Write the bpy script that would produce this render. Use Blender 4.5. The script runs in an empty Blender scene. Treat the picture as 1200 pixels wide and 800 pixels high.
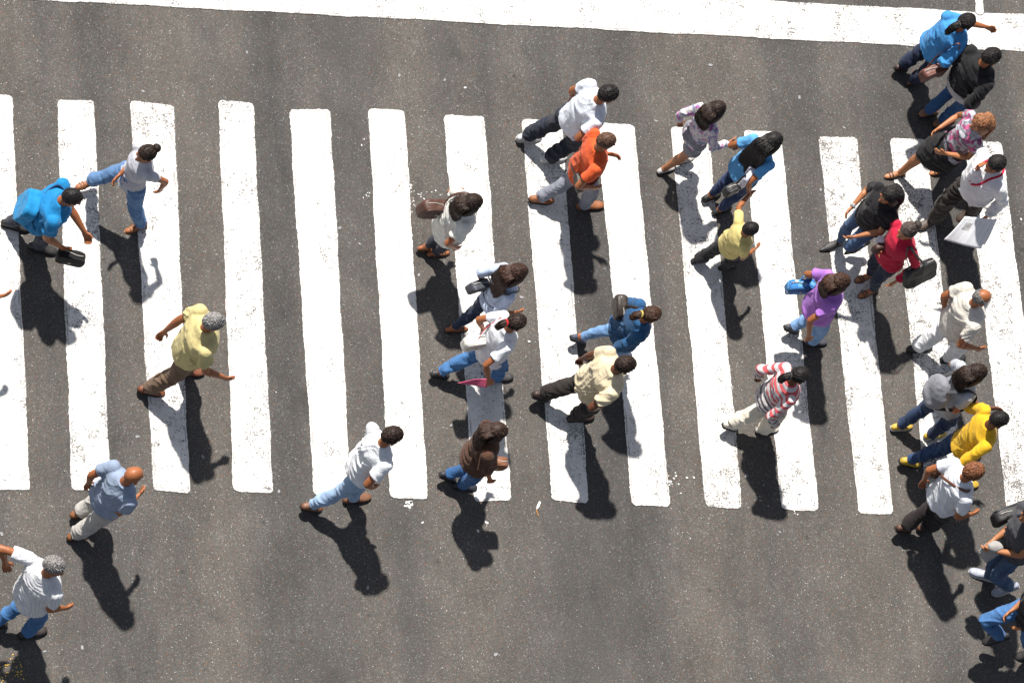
import bpy, bmesh, math, random
import numpy as np
from mathutils import Vector, Matrix, Euler

random.seed(7)
rng = np.random.default_rng(11)
SC = bpy.context.scene
COL = SC.collection
R_ = math.radians

# ------------------------------------------------------------------ camera
CAM = dict(rx=0.384506, ry=-0.280264, rz=-0.073516, x=5.127692, y=1.685961, d=51.17448, f=6041.06)
ROT = np.array(Euler((CAM['rx'], CAM['ry'], CAM['rz']), 'XYZ').to_matrix())
CPOS = np.array([CAM['x'], CAM['y'], 0.0]) + ROT @ np.array([0, 0, CAM['d']])


def at(px, py, z=0.0):
    """surveyed point of the place: photograph pixel at a known height above the road (metres)"""
    v = ROT @ np.array([(px - 600) / CAM['f'], (400 - py) / CAM['f'], -1.0])
    return CPOS + (z - CPOS[2]) / v[2] * v


cd = bpy.data.cameras.new('camera')
co = bpy.data.objects.new('camera', cd)
COL.objects.link(co)
co.location = CPOS
co.rotation_euler = (CAM['rx'], CAM['ry'], CAM['rz'])
cd.sensor_width = 36
cd.lens = CAM['f'] / 1200 * 36
cd.clip_start = 1
cd.clip_end = 1000
SC.camera = co

# ------------------------------------------------------------------ light
EL, AZ = R_(60.4), R_(104.7)
W = bpy.data.worlds.new('World')
SC.world = W
W.use_nodes = True
wn = W.node_tree
bg = wn.nodes['Background']
sky = wn.nodes.new('ShaderNodeTexSky')
sky.sky_type = 'NISHITA'
sky.sun_disc = False
sky.sun_elevation = EL
sky.sun_rotation = math.pi / 2 - AZ
sky.dust_density = 1.2
hz = wn.nodes.new('ShaderNodeHueSaturation')
hz.inputs['Saturation'].default_value = 0.62
wn.links.new(sky.outputs[0], hz.inputs['Color'])
wn.links.new(hz.outputs[0], bg.inputs[0])
bg.inputs[1].default_value = 0.058
sl = bpy.data.lights.new('sun', 'SUN')
sl.energy = 4.9
sl.angle = R_(1.3)
sl.color = (1.0, 0.955, 0.89)
so = bpy.data.objects.new('sun', sl)
COL.objects.link(so)
sd_ = Vector((math.cos(EL) * math.cos(AZ), math.cos(EL) * math.sin(AZ), math.sin(EL)))
so.rotation_euler = sd_.to_track_quat('Z', 'Y').to_euler()
so.location = (0, 0, 30)
SC.view_settings.view_transform = 'Standard'
SC.view_settings.look = 'None'
SC.view_settings.exposure = 0.76
SC.view_settings.gamma = 1.0
SC.view_settings.use_curve_mapping = False


# ------------------------------------------------------------------ numpy noise
def _h(i, j, k, seed):
    n = (i * 374761393 + j * 668265263 + k * 2147483647 + seed * 144665) & 0xFFFFFFFF
    n = ((n ^ (n >> 13)) * 1274126177) & 0xFFFFFFFF
    n = ((n ^ (n >> 16)) * 2246822519) & 0xFFFFFFFF
    return ((n >> 8) & 0xFFFF) / 32767.5 - 1.0


def vn(p, seed=0):
    p = np.asarray(p, float)
    f = np.floor(p).astype(np.int64)
    t = p - f
    t = t * t * (3 - 2 * t)
    out = 0
    for a in (0, 1):
        for b in (0, 1):
            for c in (0, 1):
                w = (t[:, 0] if a else 1 - t[:, 0]) * (t[:, 1] if b else 1 - t[:, 1]) * (t[:, 2] if c else 1 - t[:, 2])
                out = out + w * _h(f[:, 0] + a, f[:, 1] + b, f[:, 2] + c, seed)
    return out


# ------------------------------------------------------------------ materials
def srgb(r, g, b):
    f = lambda c: c / 12.92 if c <= 0.04045 else ((c + 0.055) / 1.055) ** 2.4
    return (f(r / 255), f(g / 255), f(b / 255))


class NT:
    def __init__(self, name):
        self.m = bpy.data.materials.new(name)
        self.m.use_nodes = True
        self.t = self.m.node_tree
        self.b = self.t.nodes['Principled BSDF']

    def n(self, typ, **kw):
        nd = self.t.nodes.new('ShaderNode' + typ)
        for k, v in kw.items():
            if k.startswith('i_'):
                nd.inputs[int(k[2:]) if k[2:].isdigit() else k[2:]].default_value = v
            else:
                setattr(nd, k, v)
        return nd

    def l(self, a, b):
        self.t.links.new(a, b)

    def ramp(self, fac, stops, interp='LINEAR'):
        r = self.n('ValToRGB')
        r.color_ramp.interpolation = interp
        e = r.color_ramp.elements
        while len(e) > 1:
            e.remove(e[-1])
        e[0].position, e[0].color = stops[0][0], (*stops[0][1], 1) if not np.isscalar(stops[0][1]) else (stops[0][1],) * 3 + (1,)
        for p, c in stops[1:]:
            x = e.new(p)
            x.color = (*c, 1) if not np.isscalar(c) else (c, c, c, 1)
        self.l(fac, r.inputs[0])
        return r.outputs[0]

    def mix(self, fac, a, b, blend='MIX'):
        m = self.n('Mix', data_type='RGBA', blend_type=blend)
        for s, v in ((m.inputs[0], fac), (m.inputs[6], a), (m.inputs[7], b)):
            if hasattr(v, 'is_linked'):
                self.l(v, s)
            elif np.isscalar(v):
                s.default_value = v
            else:
                s.default_value = (*v, 1)
        return m.outputs[2]

    def math(self, op, a, b=0.0, c=None, clamp=False):
        m = self.n('Math', operation=op, use_clamp=clamp)
        for i, v in enumerate((a, b) if c is None else (a, b, c)):
            if hasattr(v, 'is_linked'):
                self.l(v, m.inputs[i])
            else:
                m.inputs[i].default_value = v
        return m.outputs[0]

    def noise(self, vec, scale, detail=3, rough=0.55, out=0):
        nd = self.n('TexNoise')
        nd.inputs['Scale'].default_value = scale
        nd.inputs['Detail'].default_value = detail
        nd.inputs['Roughness'].default_value = rough
        self.l(vec, nd.inputs['Vector'])
        return nd.outputs[out]

    def mapping(self, vec, scale=(1, 1, 1), loc=(0, 0, 0)):
        nd = self.n('Mapping')
        nd.inputs['Scale'].default_value = scale
        nd.inputs['Location'].default_value = loc
        self.l(vec, nd.inputs['Vector'])
        return nd.outputs[0]

    def obj(self):
        return self.n('TexCoord').outputs['Object']

    def bump(self, h, strength, dist):
        nd = self.n('Bump')
        nd.inputs['Strength'].default_value = strength
        nd.inputs['Distance'].default_value = dist
        self.l(h, nd.inputs['Height'])
        self.l(nd.outputs[0], self.b.inputs['Normal'])
        return nd.outputs[0]


def asphalt_nodes(t):
    """colour and height sockets of the worn, stone-flecked asphalt, in road coordinates"""
    pos = t.n('NewGeometry').outputs['Position']
    v1 = t.n('TexVoronoi')
    v1.inputs['Scale'].default_value = 120
    t.l(pos, v1.inputs['Vector'])
    sep = t.n('SeparateColor')
    t.l(v1.outputs['Color'], sep.inputs[0])
    base = t.ramp(sep.outputs[0], [(0, (.055, .0505, .045)), (.35, (.077, .0708, .0632)), (.8, (.094, .0865, .077)), (1, (.120, .1105, .0985))])
    v3 = t.n('TexVoronoi')
    v3.inputs['Scale'].default_value = 170
    t.l(pos, v3.inputs['Vector'])
    sp3 = t.n('SeparateColor')
    t.l(v3.outputs['Color'], sp3.inputs[0])
    base = t.mix(.34, base, t.ramp(sp3.outputs[1], [(0, (.025, .024, .023)), (.6, (.078, .073, .067)), (1, (.17, .16, .147))]))
    rust = t.math('GREATER_THAN', sep.outputs[1], .972)
    base = t.mix(t.math('MULTIPLY', rust, .8), base, (.17, .075, .045))
    pale = t.math('GREATER_THAN', sep.outputs[2], .966)
    base = t.mix(t.math('MULTIPLY', pale, .36), base, (.34, .325, .30))
    # larger pale stones, rare
    v2 = t.n('TexVoronoi')
    v2.inputs['Scale'].default_value = 62
    t.l(pos, v2.inputs['Vector'])
    s2 = t.n('SeparateColor')
    t.l(v2.outputs['Color'], s2.inputs[0])
    big = t.math('MULTIPLY', t.math('GREATER_THAN', s2.outputs[0], .986), t.math('LESS_THAN', v2.outputs['Distance'], .30))
    base = t.mix(t.math('MULTIPLY', big, .85), base, (.46, .45, .43))
    dk = t.math('MULTIPLY', t.math('GREATER_THAN', s2.outputs[1], .975), t.math('LESS_THAN', v2.outputs['Distance'], .33))
    base = t.mix(t.math('MULTIPLY', dk, .7), base, (.03, .03, .032))
    # traffic bands running along the lane (y) and blotches
    band = t.noise(t.mapping(pos, (1.15, .07, 1), (3.3, 0, 0)), 1.0, 2.5, .5)
    bm = t.ramp(band, [(.34, (.66, .69, .74)), (.49, (.95, .955, .965)), (.62, (1.06, 1.05, 1.04))])
    blot = t.ramp(t.noise(pos, 1.3, 5, .6), [(.3, .80), (.7, 1.13)])
    oil = t.noise(t.mapping(pos, (2.2, 1.3, 1), (5, 9, 0)), 1.0, 5, .62)
    base = t.mix(t.ramp(oil, [(.60, 0.0), (.72, .45)]), base, (.035, .034, .034))
    drip = t.n('TexVoronoi')
    drip.inputs['Scale'].default_value = 2.6
    t.l(pos, drip.inputs['Vector'])
    base = t.mix(t.ramp(t.math('ADD', drip.outputs['Distance'], t.math('MULTIPLY', t.noise(pos, 24, 3), .10)), [(.085, .5), (.125, 0.0)]), base, (.028, .027, .027))
    blot2 = t.ramp(t.noise(t.mapping(pos, (9, 1.6, 1)), 1.0, 4, .6), [(.3, .90), (.7, 1.08)])
    base = t.mix(1.0, base, bm, 'MULTIPLY')
    base = t.mix(1.0, base, blot, 'MULTIPLY')
    base = t.mix(1.0, base, blot2, 'MULTIPLY')
    # grime bands worn by the wheels of the lanes: centre x, half-width, y where it is strongest, reach in y, depth
    sxy = t.n('SeparateXYZ')
    t.l(pos, sxy.inputs[0])
    wob = t.noise(t.mapping(pos, (3.0, .5, 1)), 1.0, 3, .6)
    for (px, py, w_, ry, dp) in ((398, 60, .30, 2.6, .30), (515, 70, .20, 2.2, .24), (692, 730, .44, 2.4, .32), (480, 690, .14, 2.6, .20), (392, 720, .22, 2.0, .20), (105, 690, .5, 2.2, .14), (1010, 60, .5, 2.0, .14), (240, 20, .6, 2.4, -.08)):
        q = at(px, py)
        dx = t.math('DIVIDE', t.math('ADD', sxy.outputs[0], t.math('MULTIPLY_ADD', wob, .16, -.08 - q[0])), w_)
        dy = t.math('DIVIDE', t.math('SUBTRACT', sxy.outputs[1], q[1]), ry)
        g = t.math('MULTIPLY', t.math('POWER', 2.718, t.math('MULTIPLY', t.math('MULTIPLY', dx, dx), -1.0)), t.math('POWER', 2.718, t.math('MULTIPLY', t.math('MULTIPLY', dy, dy), -1.0)))
        base = t.mix(t.math('MULTIPLY', g, abs(dp) * 1.15), base, (.036, .038, .043) if dp > 0 else (.13, .12, .11))
    h = t.math('ADD', t.math('MULTIPLY', v1.outputs['Distance'], -1.0), t.math('MULTIPLY', t.noise(pos, 60, 4), .8))
    return pos, base, h


def mat_asphalt():
    t = NT('asphalt')
    pos, c, h = asphalt_nodes(t)
    t.l(c, t.b.inputs['Base Color'])
    t.b.inputs['Roughness'].default_value = .88
    t.b.inputs['Specular IOR Level'].default_value = .25
    t.bump(h, .30, .006)
    return t.m


def mat_paint(name, wear, seed, edge=True):
    """thick worn road paint with the asphalt showing through pits, cracks and scuffs"""
    t = NT(name)
    pos, asp, h = asphalt_nodes(t)
    off = t.mapping(pos, (1, 1, 1), (seed * 3.7, seed * 1.3, 0))
    pit = t.noise(off, 58, 3, .62)
    med = t.noise(off, 9, 4, .6)
    big = t.noise(t.mapping(off, (1.0, .7, 1)), 2.1, 3, .6)
    scr = t.noise(t.mapping(off, (6, 42, 1)), 1.0, 3, .6)
    k = t.math('MULTIPLY_ADD', pit, .55, t.math('MULTIPLY', med, .26))
    k = t.math('MULTIPLY_ADD', big, .30, k)
    k = t.math('MULTIPLY_ADD', scr, .12, k)                 # about .62 mean
    lo = .705 - wear * .062
    hole = t.ramp(k, [(lo, 0.0), (lo + .03, .88)])
    # fine crazing
    cr = t.n('TexVoronoi', feature='DISTANCE_TO_EDGE')
    cr.inputs['Scale'].default_value = 4.5
    wv = t.n('VectorMath', operation='ADD')
    t.l(off, wv.inputs[0])
    sc = t.n('VectorMath', operation='SCALE')
    t.l(t.noise(off, 5, 4, .7, 1), sc.inputs[0])
    sc.inputs['Scale'].default_value = .5
    t.l(sc.outputs[0], wv.inputs[1])
    t.l(wv.outputs[0], cr.inputs['Vector'])
    crack = t.math('LESS_THAN', cr.outputs['Distance'], .010 + .012 * wear)
    crm = t.math('GREATER_THAN', t.noise(off, 3.3, 4, .7), .56 - .05 * wear)
    crack = t.math('MULTIPLY', t.math('MULTIPLY', crack, crm), .55)
    hole = t.math('MAXIMUM', hole, crack)
    if edge:
        uv = t.n('UVMap', uv_map='edge')
        sx = t.n('SeparateXYZ')
        t.l(uv.outputs[0], sx.inputs[0])
        d = t.math('ADD', sx.outputs[0], t.math('MULTIPLY_ADD', t.noise(t.mapping(off, (1, 3, 1)), 2.0, 3), .03, -.015))
        ln = t.math('MULTIPLY', t.math('GREATER_THAN', d, .016), t.math('LESS_THAN', d, .029))
        ln = t.math('MULTIPLY', ln, t.math('GREATER_THAN', t.noise(t.mapping(off, (2, 1.0, 1)), 3, 4, .6), .51))
        hole = t.math('MAXIMUM', hole, t.math('MULTIPLY', ln, .5))
        # ragged rim
        rim = t.math('LESS_THAN', t.math('ADD', sx.outputs[0], t.math('MULTIPLY', t.noise(off, 55, 3), -.014)), .0)
        hole = t.math('MAXIMUM', hole, rim)
    dirt = t.ramp(t.noise(off, 3.1, 6, .65), [(.25, (.54, .52, .49)), (.6, (.70, .685, .66))])
    dirt = t.mix(t.ramp(t.noise(off, 22, 4, .7), [(.52, 0.0), (.75, .50 + .3 * wear)]), dirt, (.25, .235, .215))
    c = t.mix(hole, dirt, asp)
    t.l(c, t.b.inputs['Base Color'])
    t.b.inputs['Roughness'].default_value = .6
    t.b.inputs['Specular IOR Level'].default_value = .3
    hh = t.math('MULTIPLY_ADD', hole, -1.2, t.math('MULTIPLY', h, .25))
    t.bump(hh, .5, .004)
    return t.m


def cloth(name, col, pattern=None, rough=.9, fine=140):
    t = NT(name)
    o = t.obj()
    c0 = tuple(col)
    base = t.mix(t.ramp(t.noise(o, 7, 4, .6), [(.3, 0.0), (.7, 1.0)]), tuple(x * .80 for x in c0), tuple(min(x * 1.08 + .008, .85) for x in c0))
    base = t.mix(t.ramp(t.noise(o, 210, 2), [(.35, .22), (.65, 0.0)]), base, tuple(x * .6 for x in c0))
    if pattern == 'denim':
        f = t.ramp(t.noise(t.mapping(o, (9, 9, 3)), 1.0, 4, .6), [(.42, 0.0), (.72, .55)])
        base = t.mix(f, base, tuple(min(x * 1.5 + .035, .8) for x in c0))
        w = t.noise(t.mapping(o, (260, 260, 60)), 1.0, 2, .5)
        base = t.mix(t.ramp(w, [(.35, .35), (.65, 0.0)]), base, tuple(x * .55 for x in c0))
    elif pattern and pattern[0] == 'stripes':
        _, c2, freq, duty = pattern
        z = t.n('SeparateXYZ')
        t.l(o, z.inputs[0])
        zz = t.math('MULTIPLY_ADD', t.noise(o, 6, 2), .02, z.outputs[2])
        fr = t.math('FRACT', t.math('MULTIPLY', zz, freq))
        base = t.mix(t.math('LESS_THAN', fr, duty), base, c2)
    elif pattern and pattern[0] == 'bands':        # red and white above, grey and white below
        _, zs = pattern
        z = t.n('SeparateXYZ')
        t.l(o, z.inputs[0])
        zz = t.math('MULTIPLY_ADD', t.noise(o, 6, 2), .02, z.outputs[2])
        fr = t.math('LESS_THAN', t.math('FRACT', t.math('MULTIPLY', zz, 15)), .42)
        up = t.math('GREATER_THAN', zz, zs)
        dark = t.mix(up, (.10, .09, .10), (.56, .09, .10))
        base = t.mix(fr, base, dark)
    elif pattern and pattern[0] == 'pinstripes':
        x = t.n('SeparateXYZ')
        t.l(o, x.inputs[0])
        fr = t.math('LESS_THAN', t.math('FRACT', t.math('MULTIPLY', t.math('ADD', x.outputs[0], t.math('MULTIPLY', x.outputs[1], .6)), 34)), .2)
        base = t.mix(t.math('MULTIPLY', fr, .6), base, pattern[1])
    elif pattern and pattern[0] == 'print':
        cols, sc = pattern[1], pattern[2]
        v = t.n('TexVoronoi')
        v.inputs['Scale'].default_value = sc
        t.l(t.mapping(o, (1, 1, 1)), v.inputs['Vector'])
        sp = t.n('SeparateColor')
        t.l(v.outputs['Color'], sp.inputs[0])
        st = [(0.0, c0)]
        n = len(cols)
        for i, c in enumerate(cols):
            st.append((.30 + .7 * i / n, c))
        base = t.ramp(sp.outputs[0], st, 'CONSTANT')
    t.l(base, t.b.inputs['Base Color'])
    t.b.inputs['Roughness'].default_value = rough
    t.b.inputs['Specular IOR Level'].default_value = .2
    t.b.inputs['Sheen Weight'].default_value = .08
    h = t.math('ADD', t.noise(t.mapping(o, (1, 1, 2.2)), 16, 4, .6), t.math('MULTIPLY', t.noise(o, fine, 2), .12))
    t.bump(h, .45, .018)
    return t.m


_mc = {}


def M(kind, col, pattern=None, **kw):
    key = (kind, tuple(col), str(pattern), str(kw))
    if key in _mc:
        return _mc[key]
    if kind == 'cloth':
        m = cloth('cloth', col, pattern, **kw)
    elif kind == 'skin':
        t = NT('skin')
        o = t.obj()
        c = t.mix(t.ramp(t.noise(o, 14, 4), [(.3, 0.0), (.7, 1.0)]), tuple(x * .82 for x in col), tuple(x * 1.1 for x in col))
        c = t.mix(t.ramp(t.noise(o, 60, 2), [(.5, 0.0), (.8, .25)]), c, (col[0] * 1.0, col[1] * .75, col[2] * .7))
        t.l(c, t.b.inputs['Base Color'])
        t.b.inputs['Roughness'].default_value = .48
        t.b.inputs['Specular IOR Level'].default_value = .4
        t.bump(t.noise(o, 180, 2), .12, .002)
        m = t.m
    elif kind == 'hair':
        t = NT('hair')
        o = t.obj()
        at_ = t.n('Attribute', attribute_name='shade')
        c = t.mix(t.math('MULTIPLY_ADD', t.noise(o, 40, 3, .6), .5, t.math('MULTIPLY_ADD', at_.outputs['Fac'], .9, -.25), clamp=True), tuple(x * .45 for x in col), tuple(x * 2.0 + .006 for x in col))
        t.l(c, t.b.inputs['Base Color'])
        t.b.inputs['Roughness'].default_value = .58
        t.b.inputs['Specular IOR Level'].default_value = .3
        t.bump(t.noise(t.mapping(o, (1, 1, .35)), 110, 3, .6), .5, .006)
        m = t.m
    else:   # leather / rubber / paper / plastic
        t = NT(kind)
        o = t.obj()
        c = t.mix(t.ramp(t.noise(o, 25, 4, .6), [(.3, 0.0), (.7, 1.0)]), tuple(x * .8 for x in col), tuple(min(.85, x * 1.12) for x in col))
        t.l(c, t.b.inputs['Base Color'])
        t.b.inputs['Roughness'].default_value = kw.get('rough', {'leather': .55, 'rubber': .8, 'paper': .75}.get(kind, .5))
        t.bump(t.noise(o, 90, 3), .25, .003)
        m = t.m
    _mc[key] = m
    return m


# ------------------------------------------------------------------ mesh builder
def nrm(v):
    v = np.asarray(v, float)
    return v / (np.linalg.norm(v) + 1e-12)


Z = np.array([0., 0., 1.])


class B:
    def __init__(s):
        s.v = []
        s.f = []
        s.shade = {}

    def add(s, V, F):
        o = len(s.v)
        s.v.extend([tuple(x) for x in V])
        s.f.extend([tuple(i + o for i in f) for f in F])

    def loft(s, P, R, side, m=14, power=1.0, round_ends=True):
        """rings of half-widths R[i]=(a,b) round the points P; side = direction(s) of the a axis"""
        P = np.asarray(P, float)
        n = len(P)
        R = [(r, r) if np.isscalar(r) else r for r in R]
        S = np.asarray(side, float)
        if S.ndim == 1:
            S = np.tile(S, (n, 1))
        V = []
        th = np.arange(m) / m * 2 * math.pi
        cx, sx = np.cos(th), np.sin(th)
        if power != 1.0:
            cx = np.sign(cx) * np.abs(cx) ** power
            sx = np.sign(sx) * np.abs(sx) ** power
        for i in range(n):
            t = nrm(P[min(i + 1, n - 1)] - P[max(i - 1, 0)])
            a = S[i] - t * np.dot(S[i], t)
            if np.linalg.norm(a) < 1e-4:
                a = np.cross(t, [.3, .5, .8])
            a = nrm(a)
            b = np.cross(t, a)
            V.extend(P[i] + np.outer(cx * R[i][0], a) + np.outer(sx * R[i][1], b))
        F = []
        for i in range(n - 1):
            for j in range(m):
                k = (j + 1) % m
                F.append((i * m + j, i * m + k, (i + 1) * m + k, (i + 1) * m + j))
        F.append(tuple(range(m - 1, -1, -1)))
        F.append(tuple((n - 1) * m + j for j in range(m)))
        s.add(V, F)

    def ell(s, c, ax, r, nu=14, nv=10, fn=None):
        """ellipsoid: axes rows of ax, radii r; fn(dir array) -> radius factor"""
        c = np.asarray(c, float)
        ax = np.asarray(ax, float)
        D = [(0, 0, 1)]
        for i in range(1, nv):
            ph = math.pi * i / nv
            for j in range(nu):
                th = 2 * math.pi * j / nu
                D.append((math.sin(ph) * math.cos(th), math.sin(ph) * math.sin(th), math.cos(ph)))
        D.append((0, 0, -1))
        D = np.array(D)
        k = np.ones(len(D)) if fn is None else fn(D)
        V = c + (D * np.asarray(r) * k[:, None]) @ ax
        F = []
        for j in range(nu):
            F.append((0, 1 + j, 1 + (j + 1) % nu))
        for i in range(nv - 2):
            for j in range(nu):
                a = 1 + i * nu + j
                b = 1 + i * nu + (j + 1) % nu
                F.append((a, a + nu, b + nu, b))
        L = len(D) - 1
        for j in range(nu):
            F.append((L, L - nu + (j + 1) % nu, L - nu + j))
        s.add(V, F)

    def box(s, c, ax, h, bev=.15):
        """box with rounded plan: superellipse loft along ax[2]"""
        c = np.asarray(c, float)
        ax = np.asarray(ax, float)
        P, Rr = [], []
        for t, k in ((-1, 1 - bev), (-.93, 1 - bev * .35), (-.75, 1), (.75, 1), (.93, 1 - bev * .35), (1, 1 - bev)):
            P.append(c + ax[2] * h[2] * t)
            Rr.append((h[0] * k, h[1] * k))
        s.loft(P, Rr, ax[0], m=28, power=.45)

    def strand(s, P, r):
        P = np.asarray(P, float)
        n = len(P)
        V = []
        for i in range(n):
            t = nrm(P[min(i + 1, n - 1)] - P[max(i - 1, 0)])
            a = nrm(np.cross(t, [.31, .52, .79]))
            b = np.cross(t, a)
            k = r * (1 - .8 * (i / (n - 1)) ** 2)
            for q in range(3):
                V.append(P[i] + k * (math.cos(q * 2.094) * a + math.sin(q * 2.094) * b))
        F = []
        for i in range(n - 1):
            for q in range(3):
                w = (q + 1) % 3
                F.append((i * 3 + q, i * 3 + w, i * 3 + 3 + w, i * 3 + 3 + q))
        o = len(s.v)
        q = random.random()
        for i in range(len(V)):
            s.shade[o + i] = q
        F.append((2, 1, 0))
        F.append((n * 3 - 3, n * 3 - 2, n * 3 - 1))
        s.add(V, F)


PENDING = []


def mesh_obj(name, b, mat, parent=None, origin=None, voxel=None, smooth=3, post=None, shade=True):
    me = bpy.data.meshes.new(name)
    o = np.zeros(3) if origin is None else np.asarray(origin)
    V = np.array(b.v) - o
    me.from_pydata(V.tolist(), [], b.f)
    if b.shade:
        at_ = me.attributes.new('shade', 'FLOAT', 'POINT')
        at_.data.foreach_set('value', [b.shade.get(i, .3) for i in range(len(b.v))])
    ob = bpy.data.objects.new(name, me)
    COL.objects.link(ob)
    me.materials.append(mat)
    if parent is not None:
        ob.parent = parent
    elif origin is not None:
        ob.location = o
    if voxel:
        md = ob.modifiers.new('r', 'REMESH')
        md.mode = 'VOXEL'
        md.voxel_size = voxel
        md.use_smooth_shade = True
        if smooth:
            sm = ob.modifiers.new('s', 'SMOOTH')
            sm.factor = .5
            sm.iterations = smooth
    if shade:
        me.polygons.foreach_set('use_smooth', [True] * len(me.polygons))
    if voxel or post:
        PENDING.append((ob, post, voxel))
    return ob


def finish_pending():
    dg = bpy.context.evaluated_depsgraph_get()
    done = []
    for ob, post, vox in PENDING:
        if vox:
            done.append((ob, bpy.data.meshes.new_from_object(ob.evaluated_get(dg)), post))
        else:
            done.append((ob, ob.data, post))
    for ob, me, post in done:
        ob.modifiers.clear()
        old = ob.data
        nm = old.name
        ob.data = me
        if me is not old:
            if not me.materials:
                me.materials.append(old.materials[0])
            bpy.data.meshes.remove(old)
            me.name = nm
        me.polygons.foreach_set('use_smooth', [True] * len(me.polygons))
        if post:
            n = len(me.vertices)
            V = np.zeros(n * 3)
            me.vertices.foreach_get('co', V)
            N = np.zeros(n * 3)
            me.vertex_normals.foreach_get('vector', N)
            V = post(V.reshape(-1, 3), N.reshape(-1, 3))
            me.vertices.foreach_set('co', V.ravel())
            me.update()
    PENDING.clear()


def folds(side, fwd, amp, kind, seed, ztop=9.0):
    """creases: sharp ridges whose direction drifts over the cloth, with finer crumpling on top"""
    def fn(V, N):
        s, f_, z = V @ side, V @ fwd, V[:, 2]
        q = np.stack([s, f_, z], 1)
        w = vn(q * 3.1 + 7, seed)
        ang = (.55 if kind == 'top' else .25) * np.sign(vn(q * 2.3 + 3, seed + 9)) + .7 * vn(q * 2.7 + 11, seed + 3)
        ca, sa = np.cos(ang), np.sin(ang)
        h = s + .6 * f_
        u, v = h * ca + z * sa, -h * sa + z * ca
        k = (3.2, 11.5) if kind == 'top' else (4.0, 15.0)
        a1 = vn(np.stack([u * k[0], v * k[1] + w * 1.2, f_ * 4], 1), seed + 1)
        a2 = vn(np.stack([u * k[0] * 2, v * k[1] * 2.1 + w, f_ * 8], 1), seed + 4)
        b = vn(q * 31 + w[:, None], seed + 2)
        d = (1 - np.abs(a1)) ** 3 * 1.25 - .45 + ((1 - np.abs(a2)) ** 3 - .4) * .45 + b * .16
        calm = np.clip((ztop + .03 - z) / .22, .38, 1)      # cloth lies smoother over the shoulders
        return V + N * (amp * calm * np.maximum(d, -.5))[:, None]
    return fn


# ------------------------------------------------------------------ tags
def tag(o, label=None, cat=None, group=None, kind=None):
    if label:
        o['label'] = label
    if cat:
        o['category'] = cat
    if group:
        o['group'] = group
    if kind:
        o['kind'] = kind
    return o


def empty(name, loc):
    o = bpy.data.objects.new(name, None)
    o.empty_display_size = .2
    COL.objects.link(o)
    o.location = loc
    return o


# ------------------------------------------------------------------ road
def sheet(name, poly, z, mat, uv=None):
    me = bpy.data.meshes.new(name)
    me.from_pydata([(p[0], p[1], z) for p in poly], [], [tuple(range(len(poly)))])
    me.materials.append(mat)
    o = bpy.data.objects.new(name, me)
    COL.objects.link(o)
    return o


ASPH = mat_asphalt()
tag(sheet('road', [(-200, -200), (210, -200), (210, 200), (-200, 200)], 0, ASPH), kind='structure',
    label='grey stone-flecked asphalt road surface under the crossing')

BOT, TOP = 'b', 't'
STR = [  # TL, TR, BL, BR of each painted bar, and its wear
    ((-38, 110), (14, 112), (-17, 573), (35, 574), .45), ((67, 117), (110, 118), (84.5, 574), (129, 575), .5),
    ((152, 118.5), (204, 123), (180, 574), (222, 578), .5), ((256, 117.5), (296, 121), (274, 575), (320, 578), .55),
    ((339, 128.5), (387, 129), (368, 580), (411, 583), .1), ((431.5, 128), (474, 130), (457, 582), (501, 584.5), .15),
    ((520, 135), (568, 137), (556, 586.5), (598.5, 586), .35), ((611, 140.5), (658, 142), (647, 586), (689.5, 589), .5),
    ((699, 144), (743, 147), (741, 592), (785.5, 593), .05), ((786, 149), (830, 150), (827, 593), (869.5, 595), .6),
    ((871, 153), (915, 156), (916, 596), (959, 598), .4), ((959, 160), (1004, 161), (1006, 601), (1046.5, 602), .7),
    ((1043.5, 162.5), (1085, 163), (1088, 605), (1133, 606), 1.1), ((1130, 165), (1173, 167), (1181, 603), (1228, 608), .7)]
for i in (-3, -2, -1, 14, 15, 16):     # the same bars carry on past both sides of the photograph
    STR.append((i, .5))


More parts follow.
